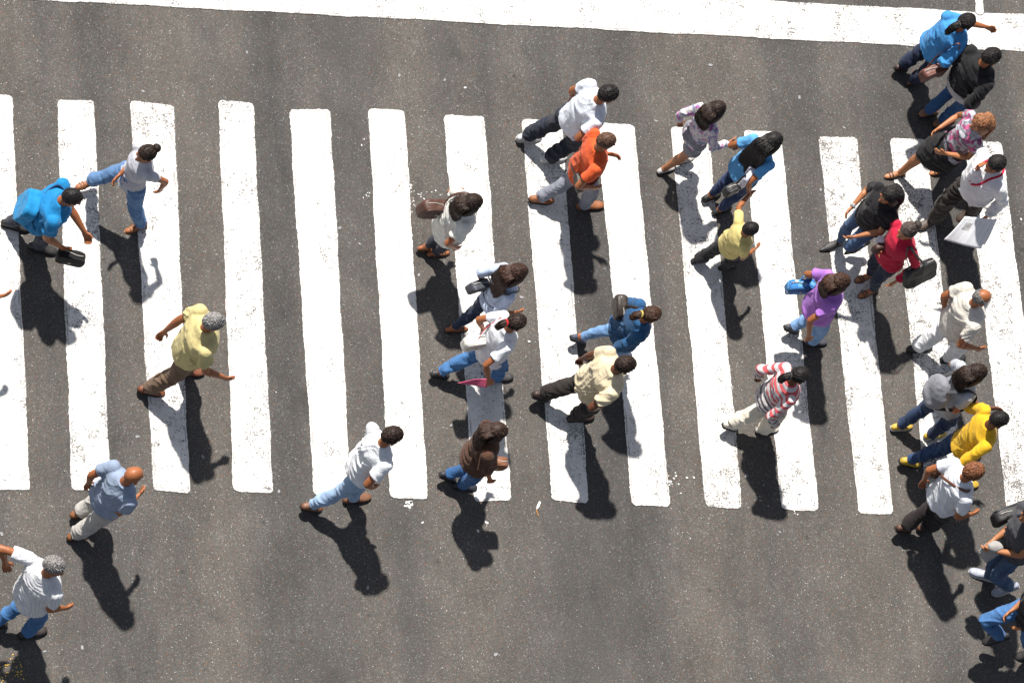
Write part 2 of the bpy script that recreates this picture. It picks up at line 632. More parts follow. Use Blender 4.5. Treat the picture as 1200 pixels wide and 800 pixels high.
def painted(name, quad, mat, z=.004, seed=0, step=.03, jit=.004):
    """flat painted patch: corner points (ccw) with a hand-laid wobble along the edges; UV 'edge'.x = distance to edge"""
    rnd = random.Random(seed)
    q = [np.array(p[:2]) for p in quad]
    outer, inner = [], []
    cen = sum(q) / 4
    for k in range(4):
        a, b = q[k], q[(k + 1) % 4]
        L = np.linalg.norm(b - a)
        n = max(2, int(L / step))
        d = (b - a) / L
        nn = np.array([-d[1], d[0]])
        if np.dot(cen - a, nn) < 0:
            nn = -nn
        ph = [rnd.uniform(0, 6.28) for _ in range(3)]
        for j in range(n):
            t = j / n
            s = t * L
            w = .004 * math.sin(s * 4 + ph[0]) + .003 * math.sin(s * 11 + ph[1]) + rnd.uniform(-jit, jit)
            c = min(s, L - s)
            cut = .018 * max(0, 1 - c / .035) ** 2 if j or True else 0
            outer.append(a + d * s + nn * (w + cut - .009))
    O = np.array(outer)
    # inner loop: 8 cm in from the edges, by shrinking towards the centre line
    ex = [q[1] - q[0], q[3] - q[0]]
    lens = [np.linalg.norm(e) for e in ex]
    u = [ex[0] / lens[0], ex[1] / lens[1]]
    loc = (O - cen) @ np.linalg.inv(np.array(u))
    ins = min(.08, min(lens) * .35)
    half = np.array([lens[0] / 2, lens[1] / 2])
    I = np.clip(loc, -(half - ins), half - ins) @ np.array(u) + cen
    n = len(O)
    V = [(*p, z) for p in O] + [(*p, z) for p in I]
    F = [(k, (k + 1) % n, n + (k + 1) % n, n + k) for k in range(n)] + [tuple(range(n, 2 * n))]
    me = bpy.data.meshes.new(name)
    me.from_pydata(V, [], F)
    uv = me.uv_layers.new(name='edge')
    for poly in me.polygons:
        for li in poly.loop_indices:
            vi = me.loops[li].vertex_index
            uv.data[li].uv = (0 if vi < n else ins, 0)
    bm = bmesh.new()
    bm.from_mesh(me)
    bmesh.ops.recalc_face_normals(bm, faces=bm.faces)
    for f in bm.faces:
        if f.normal.z < 0:
            f.normal_flip()
    bm.to_mesh(me)
    bm.free()
    me.materials.append(mat)
    o = bpy.data.objects.new(name, me)
    COL.objects.link(o)
    return o


for k, s in enumerate(STR):
    if len(s) == 5:
        tl, tr, bl, br, wear = s
        quad = [at(*bl), at(*br), at(*tr), at(*tl)]
    else:
        i, wear = s
        x = i * .8 + .02
        quad = [(x - .2, 0), (x + .2, 0), (x + .2, 4.1), (x - .2, 4.1)]
    o = painted('crosswalk_stripe', quad, mat_paint('road_paint', wear, k + 1), seed=k)
    tag(o, kind='structure')

lo = [(-400, -24), (20, 0), (180, 10), (400, 21.5), (600, 31), (712, 36.5), (1000, 50.5), (1200, 61), (1700, 86)]
quad = [at(-500, -29), at(1700, 87), at(1700, 44), at(-500, -73)]
tag(painted('stop_line', quad, mat_paint('road_paint', .55, 40), seed=77, step=.06), kind='structure')
quad = [at(1143.5, 17), at(1153, 18), at(1128, -420), at(1119, -420)]
tag(painted('lane_line', quad, mat_paint('road_paint', .8, 41), z=.0065, seed=78), kind='structure')


# ------------------------------------------------------------------ people
def two_bone(a, c, l1, l2, hint):
    """middle joint of a two-bone chain from a to c bending towards hint; c is pulled in if out of reach"""
    d = c - a
    L = np.linalg.norm(d)
    mx = (l1 + l2) * .995
    if L > mx:
        c = a + d / L * mx
        L = mx
        d = c - a
    L = max(L, abs(l1 - l2) + .02)
    u = nrm(d)
    x = (l1 * l1 - l2 * l2 + L * L) / (2 * L)
    h = math.sqrt(max(l1 * l1 - x * x, 0))
    p = nrm(hint - u * np.dot(hint, u))
    return a + u * x + p * h, c


def lerp(a, b, t):
    return a + (b - a) * t


def path(P, ts):
    """point at parameter along a polyline, t in [0, n-1]"""
    P = np.asarray(P)
    out = []
    for t in ts:
        i = int(min(max(t, 0), len(P) - 1.001))
        out.append(lerp(P[i], P[i + 1], t - i))
    return out


def add_hand(b, wrist, d, palm_n, thumb, s=1.0, curl=1.0):
    """palm, four unequal bent fingers and a thumb from the side of the palm"""
    d = nrm(d)
    n = nrm(palm_n - d * np.dot(palm_n, d))
    w = nrm(np.cross(d, n))
    if np.dot(w, thumb) < 0:
        w = -w
    b.loft([wrist - d * .01 * s, wrist + d * .02 * s, wrist + d * .06 * s, wrist + d * .095 * s],
           [(.026 * s, .020 * s), (.034 * s, .019 * s), (.043 * s, .017 * s), (.042 * s, .013 * s)], w, m=10)
    for k, (off, L, fan) in enumerate(((.034, .070, .06), (.0115, .080, .02), (-.0115, .074, -.03), (-.034, .058, -.08))):
        p = wrist + (d * .088 + w * off) * s
        fd = nrm(d + w * fan)
        P = [p - fd * .02 * s, p]
        a = .32 * curl
        for q, seg in enumerate((.42, .33, .25)):
            dd = nrm(fd * math.cos(a) + n * math.sin(a))
            p = p + dd * L * seg * s
            P.append(p)
            a += .52 * curl
        r = .0098 * s
        b.loft(P, [r, r * 1.02, r * .98, r * .92, r * .7], w, m=8)
    p = wrist + (d * .03 + w * .03) * s
    P = [p - w * .015 * s, p + (w * .02 + d * .02 + n * .006) * s, p + (w * .032 + d * .045 + n * .014) * s, p + (w * .034 + d * .066 + n * .024) * s]
    b.loft(P, [.013 * s, .0125 * s, .011 * s, .008 * s], n, m=8)


def foot_frame(F, ff, pitch, lift, k):
    """local shoe frame: returns (origin under the ankle, x axis, up axis); ball of the foot stays on the ground"""
    ball = np.array([F[0], F[1], lift]) + ff * .065 * k
    x = nrm(ff * math.cos(pitch) - Z * math.sin(pitch))
    u = nrm(Z * math.cos(pitch) + ff * math.sin(pitch))
    return ball - x * .13 * k, x, u


SHOE = [(-.078, .018, .035), (-.066, .032, .066), (-.03, .037, .092), (.02, .038, .090), (.07, .043, .066), (.12, .047, .052), (.165, .042, .044), (.195, .028, .034), (.207, .012, .022)]


def person(label, H, head, fa, fb, d, lh=None, rh=None, top=None, bottom=None, hair=None, skin=(.27, .11, .05), shoes=None,
           sdir=None, female=False, bulk=1.0, look=None, pa=None, pb=None, hipmix=.6, toe_a=None, toe_b=None,
           sleeve='short', lelb=None, relb=None, hands_curl=1.0, collar=None, hem=-.14, seed=None, under=None, headz=None, hip=None):
    k = H / 1.72
    seed = seed if seed is not None else int(abs(head[0] * 7 + head[1] * 13)) % 9973
    rnd = np.random.default_rng(seed)

    def wdir(v, p=head):
        a, c = at(p[0], p[1], 1.0), at(p[0] + v[0] * 20, p[1] + v[1] * 20, 1.0)
        return nrm(np.array([c[0] - a[0], c[1] - a[1], 0]))
    f = wdir(d)
    r = np.cross(f, Z)
    sf = f if sdir is None else wdir(sdir)
    Hd = at(*head, headz or .925 * H)
    fl = fa[2] if len(fa) > 2 else 0.0
    Fa = at(fa[0], fa[1], fl)
    xy = lambda p: np.array([p[0], p[1], 0.])
    if fb is None:
        base = xy(Hd) - f * .06 * k
        Fb = 2 * base - xy(Fa)
        dv = Fb - base
        L = np.linalg.norm(dv)
        if L > .36 * k:
            Fb = base + dv / L * .36 * k
        # step forward of the body, never across the other foot
        lat = np.dot(Fb - xy(Fa), r)
        if abs(lat) < .14:
            Fb = Fb + r * ((.14 if lat >= 0 else -.14) - lat)
        bl = 0.0
    else:
        bl = fb[2] if len(fb) > 2 else 0.0
        Fb = at(fb[0], fb[1], bl)
    mid = (xy(Fa) + xy(Fb)) / 2
    P = lerp(mid, xy(Hd) - f * .04, hipmix)
    if hip:
        P = xy(at(hip[0], hip[1], .51 * H))
    a_right = np.dot(xy(Fa) - xy(Fb), r) > 0
    if pa is None:
        dist = np.dot(xy(P) - xy(Fa), f)
        pa = max(0, min(50, (dist - .12) * 130)) if fl == 0 else 35
    if pb is None:
        pb = 0 if np.dot(xy(Fb) - xy(P), f) < .3 else -8
    fga = wdir(toe_a) if toe_a else f
    fgb = wdir(toe_b) if toe_b else f
    fra = foot_frame(Fa, fga, R_(pa), fl, k)
    frb = foot_frame(Fb, fgb, R_(pb), bl, k)
    anka = fra[0] + fra[2] * .075 * k
    ankb = frb[0] + frb[2] * .075 * k
    hw = (.092 if female else .088) * k
    adv = np.dot(xy(Fb) - xy(Fa), f)
    tw = max(-.22, min(.22, adv * .22)) * (1 if a_right else -1)   # pelvis turns with the leading leg
    hs = nrm(r * math.cos(tw) + f * math.sin(-tw))
    l1, l2 = .248 * H, .247 * H
    hz = .53 * H
    for sgn, ank in ((1 if a_right else -1, anka), (-1 if a_right else 1, ankb)):
        hp = P + hs * hw * sgn
        hor = np.linalg.norm(xy(hp) - xy(ank))
        mx = (l1 + l2) * .992
        if hor < mx:
            hz = min(hz, ank[2] + math.sqrt(mx * mx - hor * hor))
    P = np.array([P[0], P[1], hz])
    hipR, hipL = P + hs * hw, P - hs * hw
    ankR, ankL = (anka, ankb) if a_right else (ankb, anka)
    frR, frL = (fra, frb) if a_right else (frb, fra)
    kneeR, ankR = two_bone(hipR, ankR, l1, l2, f + r * .12)
    kneeL, ankL = two_bone(hipL, ankL, l1, l2, f - r * .12)
    # spine
    N = lerp(P, Hd, .735)
    N = N - np.array([f[0], f[1], 0]) * .035 * k
    up = nrm(N - P)
    sr = nrm(np.cross(sf, up))
    if sdir is None:
        st = -tw * .9
        sr = nrm(r * math.cos(st) + f * math.sin(-st))
    sr = nrm(sr - up * np.dot(sr, up))
    sfw = nrm(np.cross(up, sr))
    shw = (.165 if female else .188) * k * (.5 + .5 * bulk)
    shR = N + sr * shw - up * .035 * k
    shL = N - sr * shw - up * .035 * k
    u1, u2 = .172 * H, .150 * H

    def arm(sh, tgt, sgn, elb):
        if tgt is None:
            fwd = (1 if (sgn > 0) == a_right else -1)
            t = sh - Z * .52 * k + f * (.20 * fwd + .02) + r * sgn * .07
        else:
            t = at(*tgt)
        hint = nrm(-f * .8 + r * sgn * .25 - Z * .35)
        if elb is not None:
            hint = nrm(hint * .75 + nrm(at(*elb) - sh) * .5)
        e, w = two_bone(sh, t, u1, u2, hint)
        return e, w
    elR, wrR = arm(shR, rh, 1, relb)
    elL, wrL = arm(shL, lh, -1, lelb)
    O = np.array([mid[0], mid[1], 0.])

    # ---- body: one continuous skin
    b = B()
    bk = bulk
    fem = female

    def spine(fr, wd, extra=0.0):
        Pp, Rr, Ss = [], [], []
        for q, (w, dd) in zip(fr, wd):
            c = lerp(P, N, q)
            c = c + sfw * (.012 * math.sin(max(0, min(1, q)) * 3.14)) * k
            s = nrm(lerp(hs, sr, max(0, min(1, q))))
            Pp.append(c)
            Rr.append((w * k + extra, dd * k + extra))
            Ss.append(s)
        return Pp, Rr, Ss
    fr = [-.22, -.14, -.03, .12, .34, .55, .74, .90, 1.0, 1.06]
    if fem:
        wd = [(.09, .07), (.155, .105), (.17, .115), (.152, .10), (.122, .088), (.135, .10), (.15, .112), (.150, .085), (.10, .06), (.055, .05)]
    else:
        wd = [(.085, .07), (.145, .10), (.158, .11), (.15, .10), (.142, .098), (.155, .108), (.172, .115), (.178, .088), (.11, .065), (.06, .055)]
    wdb = [(w * (bk if 2 < i < 8 else 1), dd * (bk ** 1.5 if 2 < i < 8 else 1)) for i, (w, dd) in enumerate(wd)]
    tk = top[0] if top else None
    sq = .86 if tk else 1.0
    Pp, Rr, Ss = spine(fr, [(w * sq, q * sq) if i < 9 else (w, q) for i, (w, q) in enumerate(wdb)])
    b.loft(Pp, Rr, Ss, m=18)
    sq2 = .74 if tk and tk != 'tank' and sleeve else 1.0
    for sh in (shR, shL):
        b.ell(sh - up * (.012 if sq2 == 1 else .022), [sr, sfw, up], (.056 * k * sq2, .058 * k * sq2, .058 * k * sq2))
    lf = f if look is None else wdir(look)
    hu = nrm(nrm(Hd - N) * .5 + Z * .8)
    hf = nrm(lf - hu * np.dot(lf, hu))
    hf = nrm(hf - hu * .12)
    hu = nrm(np.cross(np.cross(hf, hu), hf))
    hr = np.cross(hf, hu)
    HA = [hr, hf, hu]
    hk = .5 + .5 * k
    b.loft([N - up * .05 * k, N + up * .01, lerp(N, Hd, .55), Hd - hu * .02], [(.07 * k, .06 * k), (.056 * k, .056 * k), (.052 * hk, .054 * hk), (.05, .05)], hr, m=12)
    hp = lambda x, y, z: Hd + (hr * x + hf * y + hu * z) * hk
    b.ell(hp(0, -.008, .025), HA, np.array([.076, .096, .092]) * hk)
    b.ell(hp(0, .03, -.05), HA, np.array([.058, .062, .072]) * hk)
    b.ell(hp(0, .062, -.098), HA, np.array([.026, .022, .02]) * hk)
    b.loft([hp(0, .082, .012), hp(0, .104, -.022), hp(0, .106, -.036), hp(0, .088, -.044)], [.010 * hk, .014 * hk, .017 * hk, .012 * hk], hr, m=8)
    for sx in (1, -1):
        b.ell(hp(.078 * sx, -.006, -.012), [nrm(hr * .5 * 1 + hf * -.3 * sx), hf, hu], np.array([.014, .020, .032]) * hk, 8, 6)
        b.ell(hp(.034 * sx, .078, .022), HA, np.array([.024, .014, .009]) * hk, 8, 6)     # brow
    AP = (0, .35, .8, 1, 1.25, 1.6, 2)
    AR = [(.049, .049), (.047, .05), (.038, .042), (.037, .039), (.041, .039), (.034, .031), (.025, .021)]
    af = .88 if fem else 1.0
    for sh, el, wr, sgn in ((shR, elR, wrR, 1), (shL, elL, wrL, -1)):
        ax_ = nrm(np.cross(wr - el, r) + 1e-4)
        cov = {'long': 1.8, 'elbow': .95, 'cap': .2, 'short': .45}.get(sleeve, -1) if tk and tk != 'tank' else -1
        b.loft(path([sh, el, wr], AP), [(x * k * af * (.6 + .4 * bk) * (.76 if t_ <= cov else 1), y * k * af * (.6 + .4 * bk) * (.76 if t_ <= cov else 1)) for t_, (x, y) in zip(AP, AR)], f, m=12)
        hd_ = nrm(nrm(wr - el) - Z * .15)
        add_hand(b, wr, hd_, -r * sgn, f + Z * .4, k * (.92 if fem else 1.0), hands_curl)
    LP = (0, .3, .7, .92, 1.05, 1.3, 1.65, 2)
    LR = [.088, .084, .066, .056, .053, .058, .043, .036]
    for hpp, kn, an, frm in ((hipR, kneeR, ankR, frR), (hipL, kneeL, ankL, frL)):
        lcov = {'trousers': 1.7, 'jeans': 1.7, 'slim': 1.7, 'shorts': .2, 'skirt': .5}.get(bottom[0] if bottom else None, -1)
        b.loft(path([hpp, kn, an], LP), [x * k * (1.04 if fem else 1.0) * (.80 if t_ <= lcov else 1) for t_, x in zip(LP, LR)], r, m=14)
        o_, x_, u_ = frm
        y_ = np.cross(u_, x_)
        ks = .94 * k * (.93 if fem else 1)
        b.loft([o_ + x_ * q * ks + u_ * (hh * .5 + .008) * ks for q, w_, hh in SHOE], [(w_ * .86 * ks, hh * .45 * ks) for q, w_, hh in SHOE], y_, m=12)
        b.loft([an + u_ * .03 * k, o_ + u_ * .03 * k], [.038 * k, .034 * k], r, m=10)
    root = empty('person', O)
    tag(root, label, 'person')
    body = mesh_obj('body', b, M('skin', skin), root, O, voxel=.0075, smooth=3)
    # eyes and mouth
    for sx in (1, -1):
        e = B()
        e.ell(hp(.031 * sx, .083, .004), HA, np.array([.013, .008, .007]) * hk, 10, 6)
        mesh_obj('eye', e, M('plastic', (.10, .08, .07), rough=.2), root, O)
    e = B()
    e.loft([hp(-.022, .084, -.071), hp(-.01, .090, -.069), hp(.01, .090, -.069), hp(.022, .084, -.071)], [(.003, .003), (.006, .007), (.006, .007), (.003, .003)], hu, m=8)
    mesh_obj('mouth', e, M('skin', (skin[0] * .85, skin[1] * .6, skin[2] * .65)), root, O)

    # ---- trousers / skirt / shorts
    if bottom:
        kind, col, pat = bottom
        loose = {'trousers': .020, 'jeans': .011, 'slim': .006, 'shorts': .022, 'skirt': .015}[kind]
        t = B()
        Pp, Rr, Ss = spine([-.22, -.14, -.03, .10, .20], [(.09, .075), wd[1], wd[2], wd[3], (wd[3][0] * .96 * (.5 + .5 * bk), wd[3][1] * (.5 + .5 * bk))], loose)
        t.loft(Pp, Rr, Ss, m=18)
        if kind == 'skirt':
            kz = min(kneeR[2], kneeL[2])
            c = (kneeR + kneeL) / 2
            wdt = np.linalg.norm(xy(kneeR) - xy(kneeL)) / 2
            e1 = nrm(xy(kneeR) - xy(kneeL)) if wdt > .05 else r
            q0 = lerp(P, N, -.03)
            q2 = lerp(q0, np.array([c[0], c[1], kz + .02]), 1.0)
            t.loft([q0, lerp(q0, q2, .5), q2], [(.185 * k, .14 * k), ((.19 + wdt * .3) * k, .15 * k), (wdt + .095 * k, .125 * k)], [hs, lerp(hs, e1 * np.sign(np.dot(e1, hs) or 1), .6), e1 * np.sign(np.dot(e1, hs) or 1)], m=24)
        else:
            for hpp, kn, an, frm in ((hipR, kneeR, ankR, frR), (hipL, kneeL, ankL, frL)):
                if kind == 'shorts':
                    ts = (0, .3, .55)
                    rr = [.094, .096, .094]
                elif kind == 'trousers':
                    ts = (0, .3, .7, 1.0, 1.35, 1.7, 1.96)
                    rr = [.092, .088, .076, .070, .068, .064, .062]
                elif kind == 'slim':
                    ts = (0, .3, .7, 1.0, 1.3, 1.7, 1.92)
                    rr = [.092, .086, .068, .058, .060, .046, .042]
                else:
                    ts = (0, .3, .7, 1.0, 1.3, 1.7, 1.97)
                    rr = [.092, .087, .071, .062, .063, .054, .053]
                t.loft(path([hpp, kn, an], ts), [x * k + loose * .6 for x in rr], r, m=16)
        nm = {'trousers': 'trousers', 'jeans': 'jeans', 'slim': 'jeans' if pat == 'denim' else 'trousers', 'shorts': 'shorts', 'skirt': 'skirt'}[kind]
        mesh_obj(nm, t, M('cloth', col, pat), root, O, voxel=.0105, smooth=5, post=folds(r, f, {'slim': .0095, 'trousers': .015}.get(kind, .0135), 'bottom', seed))

    if under:
        t = B()
        wu = [(.168, .125), (.166, .122), (.156, .112), (.15, .11)]
        Pp, Rr, Ss = spine([-.2, -.15, .05, .3], [(w * bk, q * bk) for w, q in wu], .022)
        t.loft(Pp, Rr, Ss, m=20)
        mesh_obj('undershirt', t, M('cloth', under), root, O, voxel=.0105, smooth=5, post=folds(r, f, .008, 'top', seed + 90))
    # ---- top
    if top:
        kind, col, pat = top
        loose = {'shirt': .024, 'tee': .018, 'blouse': .016, 'jacket': .036, 'tank': .010, 'tunic': .030, 'dress': .010}[kind]
        t = B()
        frs = [hem, hem + .05, .10, .34, .55, .74, .90, .99, 1.09]
        if kind in ('shirt', 'tee', 'jacket', 'tunic'):
            if fem:
                ww = [(.178, .135), (.175, .13), (.162, .118), (.145, .108), (.146, .108), (.152, .112), (.152, .084), (.085, .058), (.046, .046)]
            else:
                ww = [(.172, .130), (.170, .128), (.164, .120), (.160, .114), (.165, .116), (.176, .117), (.180, .088), (.095, .062), (.046, .046)]
        else:
            ww = [(.168, .120), (.168, .118), (.15, .10), (.124, .09), (.138, .104), (.15, .112), (.150, .082), (.085, .056), (.046, .046)]
        ww = [(w * (bk if 1 < i < 7 else .5 + .5 * bk), dd * (bk ** 1.5 if 1 < i < 7 else bk)) for i, (w, dd) in enumerate(ww)]
        if kind == 'tank':
            frs, ww = frs[:-2], ww[:-2]
            ww[-1] = (.125, .08)
        Pp, Rr, Ss = spine(frs, ww, loose)
        if kind in ('shirt', 'tee', 'tunic'):        # cloth hangs from the shoulder blades
            for i in (0, 1, 2, 3):
                Pp[i] = Pp[i] - sfw * .012
        t.loft(Pp, Rr, Ss, m=22)
        if sleeve:
            for sh, el, wr in ((shR, elR, wrR), (shL, elL, wrL)):
                t.ell(sh - up * .010, [sr, sfw, up], np.array([.054, .056, .052]) * k + loose * .45)
                if sleeve == 'long':
                    ts = (0, .4, .85, 1.0, 1.3, 1.7, 1.96)
                    rr = [.052, .052, .046, .046, .043, .037, .034]
                elif sleeve == 'elbow':
                    ts = (0, .4, .85, 1.08)
                    rr = [.053, .055, .056, .056]
                elif sleeve == 'cap':
                    ts = (0, .22, .40)
                    rr = [.053, .056, .057]
                else:
                    ts = (0, .3, .62)
                    rr = [.052, .055, .057]
                t.loft(path([sh, el, wr], ts), [x * k * af * (.6 + .4 * bk) + loose * .45 for x in rr], f, m=14)
        nm = {'shirt': 'shirt', 'tee': 't_shirt', 'blouse': 'blouse', 'jacket': 'jacket', 'tank': 'tank_top', 'tunic': 'tunic', 'dress': 'dress_top'}[kind]
        mesh_obj(nm, t, M('cloth', col, pat), root, O, voxel=.0105, smooth=5,
                 post=folds(r, f, {'shirt': .016, 'tee': .015, 'jacket': .017, 'tunic': .017}.get(kind, .011), 'top', seed + 50, N[2]))
        if kind == 'tee':
            c_ = B()
            NB = lerp(N, Hd, .07)
            pts = [NB + (-sfw * math.cos(th) * .062 + sr * math.sin(th) * .064) * (.5 + .5 * k) - up * .022 * (1 - math.cos(th)) for th in np.linspace(0, 2 * math.pi, 25)]
            c_.loft(pts, [(.008, .012)] * 25, [nrm(p - NB) for p in pts], m=8)
            mesh_obj('neckband', c_, M('cloth', tuple(x * .82 for x in col)), root, O)
        if collar or kind in ('shirt',):
            ccol = collar or tuple(min(.84, c * 1.03) for c in col)
            c_ = B()
            NB = lerp(N, Hd, .16)
            pts, n_ = [], 20
            for i in range(n_ + 1):
                th = -2.75 + 5.5 * i / n_      # open at the throat
                pts.append(NB + (-sfw * math.cos(th) * (.066) + sr * math.sin(th) * .070) * (.5 + .5 * k) - up * (.010 + .022 * (1 - math.cos(th)) * .5) + up * .012)
            rad = [nrm(p - NB) for p in pts]
            c_.loft(pts, [(.008, .020)] * (n_ + 1), [nrm(x + up * -.5) for x in rad], m=8)
            mesh_obj('collar', c_, M('cloth', ccol), root, O)

    # ---- shoes
    if shoes:
        kind, col = shoes
        for an, frm in ((ankR, frR), (ankL, frL)):
            o_, x_, u_ = frm
            y_ = np.cross(u_, x_)
            ks = k * (.92 if fem else 1.0)
            so_ = B()
            if kind == 'sandal':
                so_.loft([o_ + x_ * q * ks + u_ * .006 for q, w_, hh in SHOE], [(w_ * .95 * ks, .008) for q, w_, hh in SHOE], y_, m=14, power=.6)
                sh_ = mesh_obj('sandal', so_, M('leather', col), root, O)
                for q, hh in ((.10, .052), (.135, .044), (-.02, .085)):
                    st = B()
                    pts = [o_ + (x_ * q + y_ * .048 * math.cos(a) + u_ * (.01 + hh * math.sin(a))) * ks for a in np.linspace(0, math.pi, 9)]
                    st.loft(pts, [(.007, .003)] * 9, x_, m=8)
                    mesh_obj('strap', st, M('leather', col), sh_, O)
            else:
                hgt = 1.18 if kind == 'boot' else 1.0
                so_.loft([o_ + x_ * q * ks + u_ * (hh * hgt * .5 + .008) * ks for q, w_, hh in SHOE], [(w_ * 1.02 * ks, hh * .52 * hgt * ks) for q, w_, hh in SHOE], y_, m=16, power=.8)
                if kind == 'boot':
                    so_.loft([o_ + u_ * .05, an + u_ * .10 * k], [.048 * k, .052 * k], r, m=14)
                if kind == 'pointed':
                    so_.loft([o_ + x_ * .15 * ks + u_ * .02, o_ + x_ * .22 * ks + u_ * .016, o_ + x_ * .265 * ks + u_ * .013], [(.042, .02), (.026, .016), (.008, .009)], y_, m=12)
                sh_ = mesh_obj('shoe', so_, M('leather', col), root, O, voxel=.008, smooth=3)
                sl_ = B()
                rings = [o_ + u_ * z_ * ks for z_ in (.0005, .004, .016, .020)]
                # sole: flat outline prism
                outl = []
                for q, w_, hh in SHOE:
                    outl.append((q, w_ * 1.06))
                loop = [(q - .003 if q < -.07 else q + .003 if q > .2 else q, w_) for q, w_ in outl] + [(q, -w_) for q, w_ in outl[::-1]]
                n_ = len(loop)
                V = [o_ + (x_ * q + y_ * w_ + u_ * z_) * ks for z_ in (.001, .018) for q, w_ in loop]
                F = [tuple(range(n_ - 1, -1, -1)), tuple(range(n_, 2 * n_))] + [(i, (i + 1) % n_, n_ + (i + 1) % n_, n_ + i) for i in range(n_)]
                sl_.add(V, F)
                sc_ = (.62, .60, .57) if kind == 'sneaker' else (.03, .026, .024)
                mesh_obj('sole', sl_, M('rubber', sc_), sh_, O, shade=False)
                if kind == 'sneaker':
                    lc = B()
                    for q in (.045, .068, .09, .112):
                        hh = np.interp(q, [s_[0] for s_ in SHOE], [s_[2] for s_ in SHOE])
                        pts = [o_ + (x_ * (q + .006 * math.cos(a * 3)) + y_ * .024 * math.cos(a) + u_ * (hh * 1.0 + .010 * math.sin(a))) * ks for a in np.linspace(0, math.pi, 7)]
                        lc.loft(pts, [.0035] * 7, x_, m=6)
                    mesh_obj('laces', lc, M('cloth', (.75, .75, .75)), sh_, O)

    # ---- hair
    if hair:
        kind, hc = hair[0], hair[1]
        HC = hp(0, -.008, .025)
        HR = np.array([.076, .096, .092]) * hk
        hb = B()
        vol = {'short': 1.14, 'crop': 1.07, 'bald': 1.045, 'long': 1.13, 'pony': 1.075, 'bun': 1.075, 'curly': 1.2}[kind]
        ph = rnd.uniform(0, 10)

        def region(D):
            """>0 where hair grows (head-local unit directions)"""
            fz = D[:, 1]
            lim = np.where(fz > 0, -.12 + .62 * fz, -.12 + .48 * fz)   # hairline up at the brow, down at the nape
            g = D[:, 2] - lim
            if kind == 'bald':
                g = np.minimum(g, .42 - .5 * fz - D[:, 2])
            return g

        def capfn(D):
            g = np.clip(region(D) / .10, 0, 1)
            nz = vn(D * 4 + ph, 3) * .014 + vn(D * 13 + ph, 4) * .008
            if kind == 'curly':
                nz = nz + vn(D * 9 + ph, 5) * .06
            return np.where(region(D) > 0, .985 + (vol - .985 + nz) * g, .90)
        hb.ell(HC, HA, HR, 30, 22, capfn)
        crown = nrm(np.array([0, -.45, .9]))
        cnt = {'crop': 300, 'bald': 160, 'short': 460, 'long': 380, 'pony': 300, 'bun': 300, 'curly': 520}[kind]
        D = rnd.normal(size=(cnt * 4, 3))
        D /= np.linalg.norm(D, axis=1)[:, None]
        D = D[region(D) > .03][:cnt]
        for q in D:
            away = q - crown * np.dot(q, crown)
            away = nrm(away + rnd.normal(size=3) * (.22 if kind != 'curly' else 1.0) + np.array([0, .25, -.2]) * 0.6)
            ln = {'crop': .16, 'bald': .25, 'short': .35, 'long': .6, 'pony': .4, 'bun': .4, 'curly': .5}[kind] * rnd.uniform(.6, 1.1)
            if kind in ('pony', 'bun'):
                away = nrm(np.array([0, -.85, -.1]) - q)
            pts = []
            for j in range(4):
                qq = nrm(q + away * ln * j / 3)
                pts.append(HC + ((qq * HR) * (vol - .015 + .04 * j / 3 + rnd.normal() * .010)) @ np.array(HA))
            hb.strand(pts, .0062)
        backn = lerp(N, Hd, .3) - sfw * .075 * k
        if kind == 'long':
            ln = hair[2] if len(hair) > 2 else .25
            wid = hair[3] if len(hair) > 3 else .085
            wr_ = lambda s: s
            spn = [hp(0, -.045, .06), hp(0, -.105, .0), hp(0, -.115, -.07), backn - up * .03, backn - up * (.05 + ln * .5) - sfw * .035, backn - up * (.05 + ln) - sfw * .03]
            wds = [(.06, .05), (.082, .045), (wid, .042), (wid * 1.12, .036), (wid * 1.12, .03), (wid * .7, .016)]
            hb.loft(spn, wds, hr, m=18)
            for sx in (1, -1):      # sides falling past the ears
                hb.loft([hp(.06 * sx, .02, .06), hp(.085 * sx, .0, .0), hp(.088 * sx, -.02, -.07), lerp(N, Hd, .25) + hr * sx * .075 - sfw * .03], [(.02, .035), (.018, .05), (.02, .05), (.018, .035)], hr, m=10)
            for q in range(420):
                u = rnd.uniform(-1.05, 1.05)
                dz = rnd.uniform(.0, 1.12)
                t0 = rnd.uniform(0, 2.5)
                pts = []
                for j in range(6):
                    tt = min(t0 + j * .62, 4.98)
                    c = path(spn, [tt])[0]
                    w_, d_ = lerp(np.array(wds[int(tt)]), np.array(wds[min(int(tt) + 1, 5)]), tt - int(tt))
                    th = u * 1.45
                    back = -sfw if tt > 2 else -hf
                    pts.append(c + hr * math.sin(th) * w_ * 1.04 + back * math.cos(th) * (d_ * 1.05 + .004) + rnd.normal(size=3) * .003)
                pts[-1] = pts[-1] - up * rnd.uniform(.0, .03)
                hb.strand(pts, .0065)
        ho = mesh_obj('hair', hb, M('hair', hc), root, O)
        if kind == 'pony':
            tl = B()
            ln = hair[2] if len(hair) > 2 else .24
            p0 = hp(0, -.105, .02)
            spn = [p0 + hf * .02, p0 - hf * .03, p0 - hf * .055 - hu * .05, p0 - hf * .06 - hu * (.05 + ln * .6), p0 - hf * .05 - hu * (.05 + ln)]
            wds = [.022, .028, .034, .030, .010]
            tl.loft(spn, wds, hr, m=12)
            for q in range(120):
                th = rnd.uniform(0, 6.28)
                t0 = rnd.uniform(0, 1.2)
                pts = [path(spn, [min(t0 + j * .7, 3.98)])[0] + (hr * math.cos(th) + hf * math.sin(th)) * np.interp(t0 + j * .7, range(5), wds) * 1.05 + rnd.normal(size=3) * .004 for j in range(5)]
                tl.strand(pts, .004)
            mesh_obj('ponytail', tl, M('hair', hc), root, O)
            bd = B()
